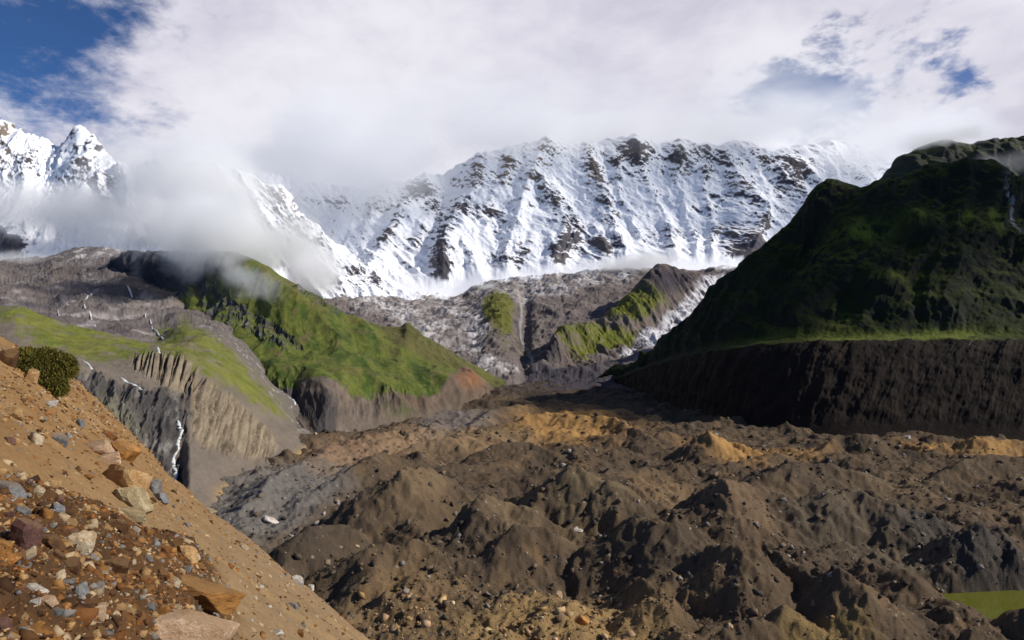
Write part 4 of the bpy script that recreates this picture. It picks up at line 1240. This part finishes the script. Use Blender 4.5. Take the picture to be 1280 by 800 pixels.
R = [  # px, py, w, h, colour, tilt, label
 (222, 790, 132, 64, 'pink', 4, 'largest pale pinkish boulder at the foot of the scree slope'),
 (242, 737, 100, 26, 'orange', 14, 'long rusty orange slab just above the largest pinkish boulder'),
 (232, 690, 30, 24, 'tan', 10, 'rounded orange tan boulder at the upper right rim of the rubble heap'),
 (96, 679, 34, 38, 'pale', 25, 'pale upright rock with a rusty stained side in the middle of the rubble heap'),
 (26, 668, 42, 46, 'purple', 12, 'purple brown boulder at the left end of the rubble heap'),
 (10, 610, 40, 22, 'grey', 15, 'jagged grey rock at the left edge, above the rubble heap'),
 (6, 446, 26, 30, 'brown', 30, 'dark brown rock at the top of the slope left of the grassy bush'),
 (38, 470, 16, 24, 'tan', 10, 'tan rock half buried against the left of the grassy bush'),
 (59, 503, 24, 10, 'white', -4, 'flat whitish slab lying just below the grassy bush'),
 (15, 516, 20, 18, 'tan', -30, 'leaning tan rock with a bright top, below the dark brown rock'),
 (41, 547, 16, 22, 'pale', 8, 'upright pale yellow stone standing alone on the ochre scree'),
 (12, 550, 14, 12, 'purple', 0, 'small brownish stone left of the upright pale yellow stone'),
 (74, 550, 20, 16, 'blue', 20, 'blue grey angular rock right of the upright pale yellow stone'),
 (99, 529, 11, 13, 'blue', 0, 'small blue grey stone highest on the bare chute below the grassy bush'),
 (84, 543, 9, 9, 'grey', 0, 'small dark grey stone touching the blue grey angular rock'),
 (120, 560, 38, 20, 'pink', -8, 'pinkish slab at the upper left of the rock outcrop'),
 (132, 574, 44, 16, 'pink', -14, 'second pinkish slab layered under the upper left slab of the outcrop'),
 (150, 562, 30, 30, 'orange', 30, 'orange block at the top right of the rock outcrop'),
 (136, 545, 15, 11, 'rust', 20, 'small rust red stone perched on top of the rock outcrop'),
 (150, 597, 46, 38, 'tan', 10, 'big tan block in the middle of the rock outcrop'),
 (164, 624, 38, 34, 'layer', -6, 'layered buff block low in the rock outcrop'),
 (163, 643, 34, 14, 'layer', 14, 'thin layered ledge at the bottom of the rock outcrop'),
 (188, 607, 22, 18, 'grey', 0, 'upper grey rock on the right flank of the outcrop'),
 (199, 622, 15, 16, 'blue', 0, 'lower grey rock on the right flank of the outcrop'),
 (66, 604, 24, 15, 'tan', 25, 'tan slab on the scree between the grey jagged rock and the outcrop'),
 (48, 614, 17, 11, 'pale', 30, 'pale wedge leaning below the tan slab'),
 (8, 641, 18, 10, 'purple', 0, 'flat reddish stone right under the jagged grey rock'),
 (28, 638, 17, 14, 'grey', 10, 'olive grey stone on top of the purple brown boulder'),
 (54, 641, 15, 20, 'orange', 5, 'orange stone standing beside the blue grey wedge at the heap top'),
 (71, 635, 21, 15, 'blue', 25, 'blue grey wedge at the top rim of the rubble heap'),
 (6, 681, 19, 11, 'orange', 18, 'flat orange stone under the purple brown boulder'),
 (52, 662, 11, 9, 'blue', 0, 'little bluish stone right of the purple brown boulder'),
 (60, 677, 34, 26, 'brown', 5, 'brown boulder between the purple boulder and pale upright rock'),
 (86, 706, 32, 22, 'brown', 14, 'dark brown block directly below the pale upright rock'),
 (122, 706, 19, 14, 'orange', -20, 'bright orange stone right of the dark brown block'),
 (70, 719, 21, 16, 'pale', -28, 'pale olive stone leaning below the dark brown block'),
 (81, 728, 24, 9, 'grey', -22, 'greenish grey flat stone under the pale olive stone'),
 (42, 736, 29, 13, 'white', 22, 'long whitish stone near the left bottom of the rubble'),
 (60, 750, 21, 18, 'pink', -15, 'peach coloured stone touching the long whitish stone'),
 (44, 752, 13, 11, 'white', 0, 'small whitish stone beneath the long whitish stone'),
 (69, 763, 24, 9, 'blue', 12, 'flat blue grey stone below the peach coloured stone'),
 (25, 719, 12, 10, 'orange', 0, 'small orange stone above the long whitish stone'),
 (121, 764, 18, 26, 'pink', 15, 'peach triangular stone standing on its point near the bottom'),
 (122, 733, 20, 15, 'grey', 0, 'grey stone above the peach triangular stone'),
 (95, 737, 26, 22, 'grey', -30, 'grey brown rock in the middle of the heap, left of the grey stone'),
 (145, 658, 21, 18, 'brown', 0, 'dark knob of rock at the top centre rim of the rubble heap'),
 (200, 684, 26, 8, 'rust', 8, 'thin rust slab near the upper right rim of the heap'),
 (185, 697, 12, 9, 'grey', 0, 'small grey stone under the thin rust slab'),
 (143, 708, 32, 26, 'brown', 20, 'brown boulder right of the bright orange stone'),
 (155, 699, 15, 11, 'orange', 20, 'small orange flake on top of the right brown boulder'),
 (154, 713, 13, 12, 'tan', 0, 'tan cube-like stone against the right brown boulder'),
 (186, 757, 16, 12, 'blue', 0, 'blue grey stone left of the largest pinkish boulder'),
 (222, 760, 14, 8, 'pale', 10, 'pale chip lying on the upper edge of the largest boulder'),
 (231, 710, 16, 10, 'grey', 0, 'grey stone between the rounded tan boulder and the long slab'),
 (162, 763, 13, 11, 'tan', 0, 'tan stone between the peach triangle and the blue grey stone'),
 (141, 773, 18, 14, 'brown', 0, 'brown stone at the bottom right of the peach triangle'),
 (3, 780, 18, 26, 'purple', 0, 'reddish stone in the lower left corner'),
 (370, 725, 20, 11, 'white', 32, 'white slab on the far edge of the slope'),
 (388, 734, 9, 9, 'white', 0, 'smaller white stone just right of the white edge slab'),
 (367, 757, 13, 10, 'blue', 25, 'grey green stone on the bare slope below the white edge slab'),
 (345, 791, 22, 8, 'white', -18, 'whitish slab lowest on the bare slope'),
 (374, 791, 14, 9, 'rust', 0, 'rust stained stone right of the lowest whitish slab'),
 (262, 638, 14, 9, 'pale', 25, 'pale stone on the slope edge nearest the waterfall'),
 (305, 684, 12, 8, 'pale', 30, 'pale stone halfway down the slope edge'),
 (232, 655, 9, 6, 'grey', 0, 'little grey stone on the chute right of the outcrop'),
 (317, 746, 10, 6, 'pale', 0, 'pale stone alone on the chute right of the long orange slab'),
]
for i, (px, py, wp, hp, colr, tl, lab) in enumerate(R):
    k_ = 1.3 if 105 < px < 205 and 540 < py < 660 else 1.08
    put_rock('boulder' if wp > 28 else 'rock', lab, 'boulder' if wp > 28 else 'rock', g_hit(px, py + hp * .25), wp * k_, hp * k_, colr, (i + 4) % 9, tl, big=(wp > 90))

# loose stones of the scree, each its own object
cnt = 0
rr = random.Random(5)
cols = ['tan', 'orange', 'rust', 'rust', 'brown', 'brown', 'brown', 'grey', 'pale', 'purple', 'tan', 'rust', 'orange', 'brown']
while cnt < 215:
    if rr.random() < .62:
        px, py = rr.uniform(0, 300), rr.uniform(610, 800)
        if poly_sd(np.array([g_plane(px, py)[0]]), np.array([g_plane(px, py)[1]]), PILE)[0] < 0: continue
        wp = rr.choice([7, 8, 9, 10, 12, 14, 17, 21])
        colr = rr.choice(cols)
    else:
        px, py = rr.uniform(0, 440), rr.uniform(480, 800)
        if py < 470 + max(0, px - 90) * .9 + 12: continue
        wp = rr.choice([4, 5, 5, 6, 7, 8])
        colr = rr.choice(['tan', 'tan', 'pale', 'grey', 'orange', 'white', 'rust'])
    put_rock('stone', 'small loose stone lying among many others on the ochre scree slope', 'stone', g_hit(px, py), wp, wp * rr.uniform(.5, .9), colr, rr.randrange(9),
             rr.uniform(-40, 40), 'loose stones on the scree slope', sink=.42)
    cnt += 1

FR = [(725, 779, 20, 20, 'orange', 'lone orange boulder in the sunlit ochre rubble'), (722, 663, 20, 10, 'white', 'pale flat block in the saddle between two brown mounds'),
      (422, 628, 6, 7, 'white', 'white boulder on the grey ridge below the fluted cliff'), (403, 641, 7, 6, 'white', 'white boulder just left of and below the other on the grey ridge'),
      (338, 651, 22, 9, 'white', 'broad whitish block near the far side of the slope edge'), (393, 541, 5, 5, 'pale', 'small pale block at the mouth of the stream gully'),
      (775, 757, 9, 9, 'pink', 'pinkish boulder beside the black hollow'), (698, 742, 9, 8, 'pink', 'pinkish boulder topping the pile in the ochre rubble'),
      (750, 767, 9, 10, 'tan', 'tan boulder right of the lone orange boulder'), (635, 752, 9, 8, 'pink', 'pinkish boulder at the left of the ochre rubble'),
      (912, 783, 9, 9, 'pink', 'pinkish boulder at the foot of the ridge below the black hollow'), (1134, 546, 9, 6, 'white', 'white boulder on the far mounds under the dark wall'),
      (511, 773, 10, 7, 'tan', 'tan boulder in front of the brown rubble left of centre'), (446, 682, 7, 5, 'pale', 'pale boulder on the dark debris near the slope edge'),
      (563, 753, 10, 7, 'pale', 'long pale boulder at the left of the ochre rubble field'), (1040, 771, 9, 7, 'tan', 'yellowish boulder in the patch of rubble left of the pond'),
      (1172, 736, 6, 5, 'tan', 'small tan boulder above the left corner of the pond')]
for i, (px, py, wp, hp, colr, lab) in enumerate(FR):
    put_rock('boulder', lab, 'boulder', f_hit(px, py + 2), wp, hp, colr, i % 9, (i * 37) % 50 - 25, sink=.1)
cnt = 0
while cnt < 180:
    px, py = rr.uniform(260, 1280), 560 + 240 * rr.random() ** .7
    if py > 600 and px < 260 + (py - 620) * 1.15: continue
    near = 600 < px < 860 and py > 715
    if not near and rr.random() < .35: continue
    wp = rr.choice([3, 3, 4, 4, 5, 6, 7]) if near else rr.choice([2, 2.5, 3, 3, 4])
    colr = rr.choice(['tan', 'tan', 'orange', 'brown', 'pale', 'dark']) if near else rr.choice(['grey', 'dark', 'tan', 'layer', 'white', 'grey'])
    h = f_hit(px, py)
    if poly_sd(np.array([h[0]]), np.array([h[1]]), POND_XY)[0] > -2: continue
    put_rock('debris_boulder', 'small boulder among many scattered over the glacier debris', 'boulder', h, wp, wp * rr.uniform(.55, .95), colr, rr.randrange(9), rr.uniform(-40, 40),
             'boulders scattered over the glacier debris', sink=.15)
    cnt += 1


def pebbles(name, label, xs, ys, zs, size, palette, seed):
    """uncountable small stones as one object"""
    r = np.random.default_rng(seed)
    v = np.array([(a, b, c) for a in (-1, 1) for b in (-1, 1) for c in (-1, 1)], float) * .62
    f = np.array([(0, 1, 3), (0, 3, 2), (4, 6, 7), (4, 7, 5), (0, 4, 5), (0, 5, 1), (2, 3, 7), (2, 7, 6), (0, 2, 6), (0, 6, 4), (1, 5, 7), (1, 7, 3)])
    n = len(xs)
    rot = r.normal(size=(n, 3, 3)); q, _ = np.linalg.qr(rot)
    loc = (v[None] + r.normal(size=(n, len(v), 3)) * .2) * r.uniform(.45, 1.25, (n, 1, 3))
    P = np.einsum('nij,nkj->nki', q, loc) * size[:, None, None]
    P[..., 2] *= .8
    P = P + np.stack([xs, ys, zs], -1)[:, None, :]
    me = bpy.data.meshes.new(name)
    nv = n * len(v); me.vertices.add(nv); me.vertices.foreach_set('co', P.reshape(-1).astype(np.float32))
    Fc = (f[None] + (np.arange(n) * len(v))[:, None, None]).reshape(-1, 3).astype(np.int32)
    me.loops.add(Fc.size); me.loops.foreach_set('vertex_index', Fc.reshape(-1))
    me.polygons.add(len(Fc)); me.polygons.foreach_set('loop_start', np.arange(0, Fc.size, 3, dtype=np.int32)); me.polygons.foreach_set('loop_total', np.full(len(Fc), 3, np.int32))
    c = np.array(palette)[r.integers(0, len(palette), n)] * r.uniform(.7, 1.25, (n, 1))
    at = me.attributes.new('Col', 'FLOAT_COLOR', 'POINT')
    cc = np.repeat(np.concatenate([c, np.ones((n, 1))], 1), len(v), 0)
    at.data.foreach_set('color', cc.reshape(-1).astype(np.float32))
    me.update(); me.materials.append(M_PEB)
    o = bpy.data.objects.new(name, me); COL.objects.link(o)
    return tag(o, label, 'rubble', kind='stuff')


M_PEB = terrain_mat('small_stones', 3.0, 20.0, .3, .4, .05)
n = 60000
yy = np.exp(RNG.uniform(math.log(3.0), math.log(46), n)); uu = RNG.uniform(-1.0, .0, n); xx = uu * yy
pd = poly_sd(xx, yy, PILE)
keep = RNG.random(n) < np.where(pd > 0, 1.0, np.where(xx + .35 * (yy - 20) > -12, .14, .6))
xx, yy, pd = xx[keep], yy[keep], pd[keep]
sz = np.clip((.012 + .0022 * yy) * RNG.pareto(2.2, len(xx)) * .5 + .0016 * yy, .004, np.where(pd > 0, .10, .09))
pebbles('scree_stones', 'ochre scree of uncountable small stones', xx, yy, slope_height(xx, yy) - .12 * sz, sz,
        [(.24, .12, .04), (.32, .19, .08), (.17, .07, .022), (.11, .05, .02), (.06, .03, .014), (.36, .26, .15), (.17, .15, .13), (.24, .10, .03), (.09, .045, .02)], 61)
n = 80000
yy = np.exp(RNG.uniform(math.log(185), math.log(700), n)); uu = RNG.uniform(-.6, .85, n); xx = uu * yy
dn = fbm(xx / 35, yy / 35, 4, .55, seed=401) + .35 * fbm(xx / 8, yy / 8, 3, seed=402)
U0 = CX + uu * F; V0 = HY + 84 * F / yy
ochre = np.exp(-((U0 - 700) / 130) ** 2 - ((V0 - 775) / 50) ** 2) + .6 * np.exp(-((U0 - 500) / 70) ** 2 - ((V0 - 750) / 50) ** 2)
keep = (RNG.random(n) < np.clip(.35 + 1.3 * dn + ochre, .08, 1)) & (poly_sd(xx, yy, POND_XY) < -3)
xx, yy, ochre = xx[keep], yy[keep], ochre[keep]
sz = np.clip(.13 + .20 * RNG.pareto(2.0, len(xx)), .13, 2.0) * (yy / 300) ** .6
oc = ochre > RNG.uniform(.15, .8, len(xx))
zz = floor_height(xx, yy) + .1 * sz
pebbles('debris_stones', 'dark rubble strewn over the glacier mounds', xx[~oc], yy[~oc], zz[~oc], sz[~oc],
        [(.10, .075, .05), (.06, .05, .04), (.16, .12, .085), (.13, .09, .055), (.05, .042, .036), (.22, .19, .16), (.09, .07, .05)], 62)
pebbles('ochre_rubble', 'sunlit ochre rubble in front of the mounds', xx[oc], yy[oc], zz[oc], sz[oc] * 1.15,
        [(.30, .19, .08), (.22, .13, .05), (.38, .26, .13), (.16, .10, .05), (.10, .07, .045), (.42, .27, .16)], 63)


# ================================================================== GRASSY BUSH ON THE SLOPE
def build_bush():
    base = g_hit(62, 488)
    s = base[1] / F
    def at(px, py, dy=0.0):
        Y = base[1] + dy
        return np.array(((px - CX) / F * Y, Y, (HY - py) / F * Y))
    lobes = [(at(42, 462), 25 * s), (at(58, 455, .3), 21 * s), (at(76, 459, .2), 18 * s), (at(52, 474, -.2), 20 * s), (at(70, 484, -.3), 13 * s), (at(34, 450, .3), 16 * s), (at(64, 470, -.1), 16 * s)]
    r = np.random.default_rng(3)
    verts, faces, cols_ = [], [], []
    pal = np.array([(.15, .13, .02), (.20, .165, .03), (.10, .10, .015), (.25, .19, .05), (.07, .075, .012)])
    v, f = ICO3
    for c, rad in lobes:
        o = len(verts)
        for p in v: verts.append(c + p * rad * .86 * (1 + .12 * math.sin(9 * p[0] + 7 * p[2])))
        cols_ += [(.06, .06, .012)] * len(v)
        faces += [tuple(int(q) + o for q in t) for t in f]
    for c, rad in lobes:
        for _ in range(2100):
            d = r.normal(size=3); d /= np.linalg.norm(d)
            if d[2] < -.75: continue
            root = c + d * rad * .78
            L = rad * r.uniform(.28, .72); wd = .010 + .008 * r.random()
            tipd = d * .55 + np.array((.12, -.08, .15)) + r.normal(size=3) * .32
            tipd /= np.linalg.norm(tipd)
            side = np.cross(tipd, r.normal(size=3)); side /= np.linalg.norm(side) + 1e-9
            mid = root + tipd * L * .55
            tip = mid + (tipd * .5 + np.array((0, 0, -.55))) * L * .55
            o = len(verts)
            verts += [root - side * wd, root + side * wd, mid + side * wd * .8, mid - side * wd * .8, tip]
            faces += [(o, o + 1, o + 2, o + 3), (o + 3, o + 2, o + 4)]
            cc = tuple(pal[r.integers(0, 5)] * r.uniform(.45, .95)); cols_ += [cc] * 5
    me = bpy.data.meshes.new('bush'); me.from_pydata([tuple(p) for p in verts], [], faces)
    at_ = me.attributes.new('Col', 'FLOAT_COLOR', 'POINT')
    at_.data.foreach_set('color', np.array([c + (1.0,) for c in cols_], np.float32).reshape(-1))
    me.materials.append(terrain_mat('dry_grass', 1.2, 6.0, .25, .2, .02))
    o = bpy.data.objects.new('bush', me); COL.objects.link(o)
    tag(o, 'olive grassy bush hanging over the top of the scree slope', 'bush')


build_bush()


# ================================================================== MIST AND CLOUD BANKS
def mist(name, label, px, py, Y, rx, ry, rd, tau, nscale, seed, lo=.35, hi=.65, rot=0, soft=.85, flat=1.0):
    """soft bank of cloud: an ellipsoid of water droplets, ragged by noise; rx, ry in photo pixels at distance Y, rd metres deep"""
    s = Y / F
    bm = bmesh.new(); bmesh.ops.create_icosphere(bm, subdivisions=4, radius=1)
    me = bpy.data.meshes.new(name); bm.to_mesh(me); bm.free()
    o = bpy.data.objects.new(name, me); COL.objects.link(o)
    o.location = ((px - CX) * s, Y, (HY - py) * s)
    o.scale = (rx * s, rd, ry * s)
    o.rotation_euler = (0, math.radians(rot), 0)
    m = bpy.data.materials.new(name); m.use_nodes = True
    t = NT(m.node_tree)
    c = t.n('ShaderNodeTexCoord')
    pos = c.outputs['Object']
    r = t.vm('LENGTH', pos)
    q = t.vm('ADD', t.vm('MULTIPLY', pos, (rx * s / (nscale * flat), rd / (nscale * flat), ry * s / nscale)), (seed * 3.7, seed * 1.3, seed * 2.1))
    nn = t.noise(q, 1.0, 6, .62, .25)
    fall = t.m('SUBTRACT', 1.0, t.ss(r, .0, 1.0))
    d = t.ss(t.m('ADD', fall, t.m('MULTIPLY', t.m('SUBTRACT', nn, .5), 2.4)), .22, soft)
    d = t.m('MULTIPLY', t.m('MULTIPLY', d, t.m('SUBTRACT', 1.0, t.ss(r, .6, 1.0))), tau / rd)
    v = t.n('ShaderNodeVolumeScatter'); t.l(d, v.inputs['Density'])
    v.inputs['Color'].default_value = (.995, .995, 1.0, 1); v.inputs['Anisotropy'].default_value = 0.0
    out = t.n('ShaderNodeOutputMaterial'); t.l(v.outputs[0], out.inputs['Volume'])
    me.materials.append(m)
    return tag(o, label, 'cloud', kind='stuff')


mist('mist', 'grey mist resting on the dark cliffs at the top of the green hill', 272, 296, 1290, 195, 78, 290, 7, 75, 1, soft=1.0)
mist('mist', 'pale mist bank in front of the left snow peak', 75, 268, 2200, 190, 60, 430, 5.5, 130, 2, soft=1.1)
mist('mist', 'pale cloud rising between the left snow peak and the snow ridge', 240, 235, 2250, 165, 105, 520, 6, 150, 3, soft=1.0)
mist('mist', 'mist lying in the gap between green hill and snow ridge', 385, 330, 1750, 85, 50, 180, 4, 80, 4, rot=28)
mist('cloud', 'cloud hiding the left part of the snow wall crest', 440, 194, 3650, 250, 108, 1000, 9, 260, 5, soft=1.5, flat=1.8)
mist('cloud', 'cloud along the middle of the snow wall crest', 650, 156, 4050, 310, 74, 1400, 8.5, 220, 6, soft=1.6, flat=2.4)
mist('cloud', 'cloud along the right part of the snow wall crest', 930, 152, 4100, 310, 76, 1400, 8.5, 220, 7, soft=1.6, flat=2.4)
mist('cloud', 'cloud over the far right end of the snow wall', 1110, 184, 3850, 170, 72, 1000, 7, 220, 8, soft=1.4, flat=2.0)
mist('mist', 'thin mist streak above the grassy knoll', 800, 328, 2750, 95, 22, 160, 2.2, 70, 9, rot=-6)
mist('mist', 'small mist puff at the foot of the brown cliff under the snow wall', 618, 362, 2700, 40, 15, 100, 2.2, 50, 10)
mist('mist', 'thin mist drifting low over the grey basin', 40, 335, 1850, 130, 32, 200, 2.6, 90, 11)
mist('mist', 'small wisp drifting over the grass of the green hill', 312, 350, 1030, 75, 34, 70, 1.0, 38, 12, rot=24, soft=1.2)
mist('mist', 'cloud cap on the rocky ridge behind the dark hill', 1178, 176, 1380, 80, 18, 160, 3.5, 60, 13, soft=1.1)
mist('mist', 'thin wisp in front of the rocky ridge at the right edge', 1262, 203, 1250, 70, 24, 90, .55, 50, 14, soft=1.2)
mist('cloud', 'unseen low cloud added out of frame to shade the dark hill', 640 + 930 / 795 * F, 420 - 455 / 795 * F, 795, 300 / 795 * F, 58 / 795 * F, 320, 8, 140, 15)  # added above the view to cast shade on the hill and far floor
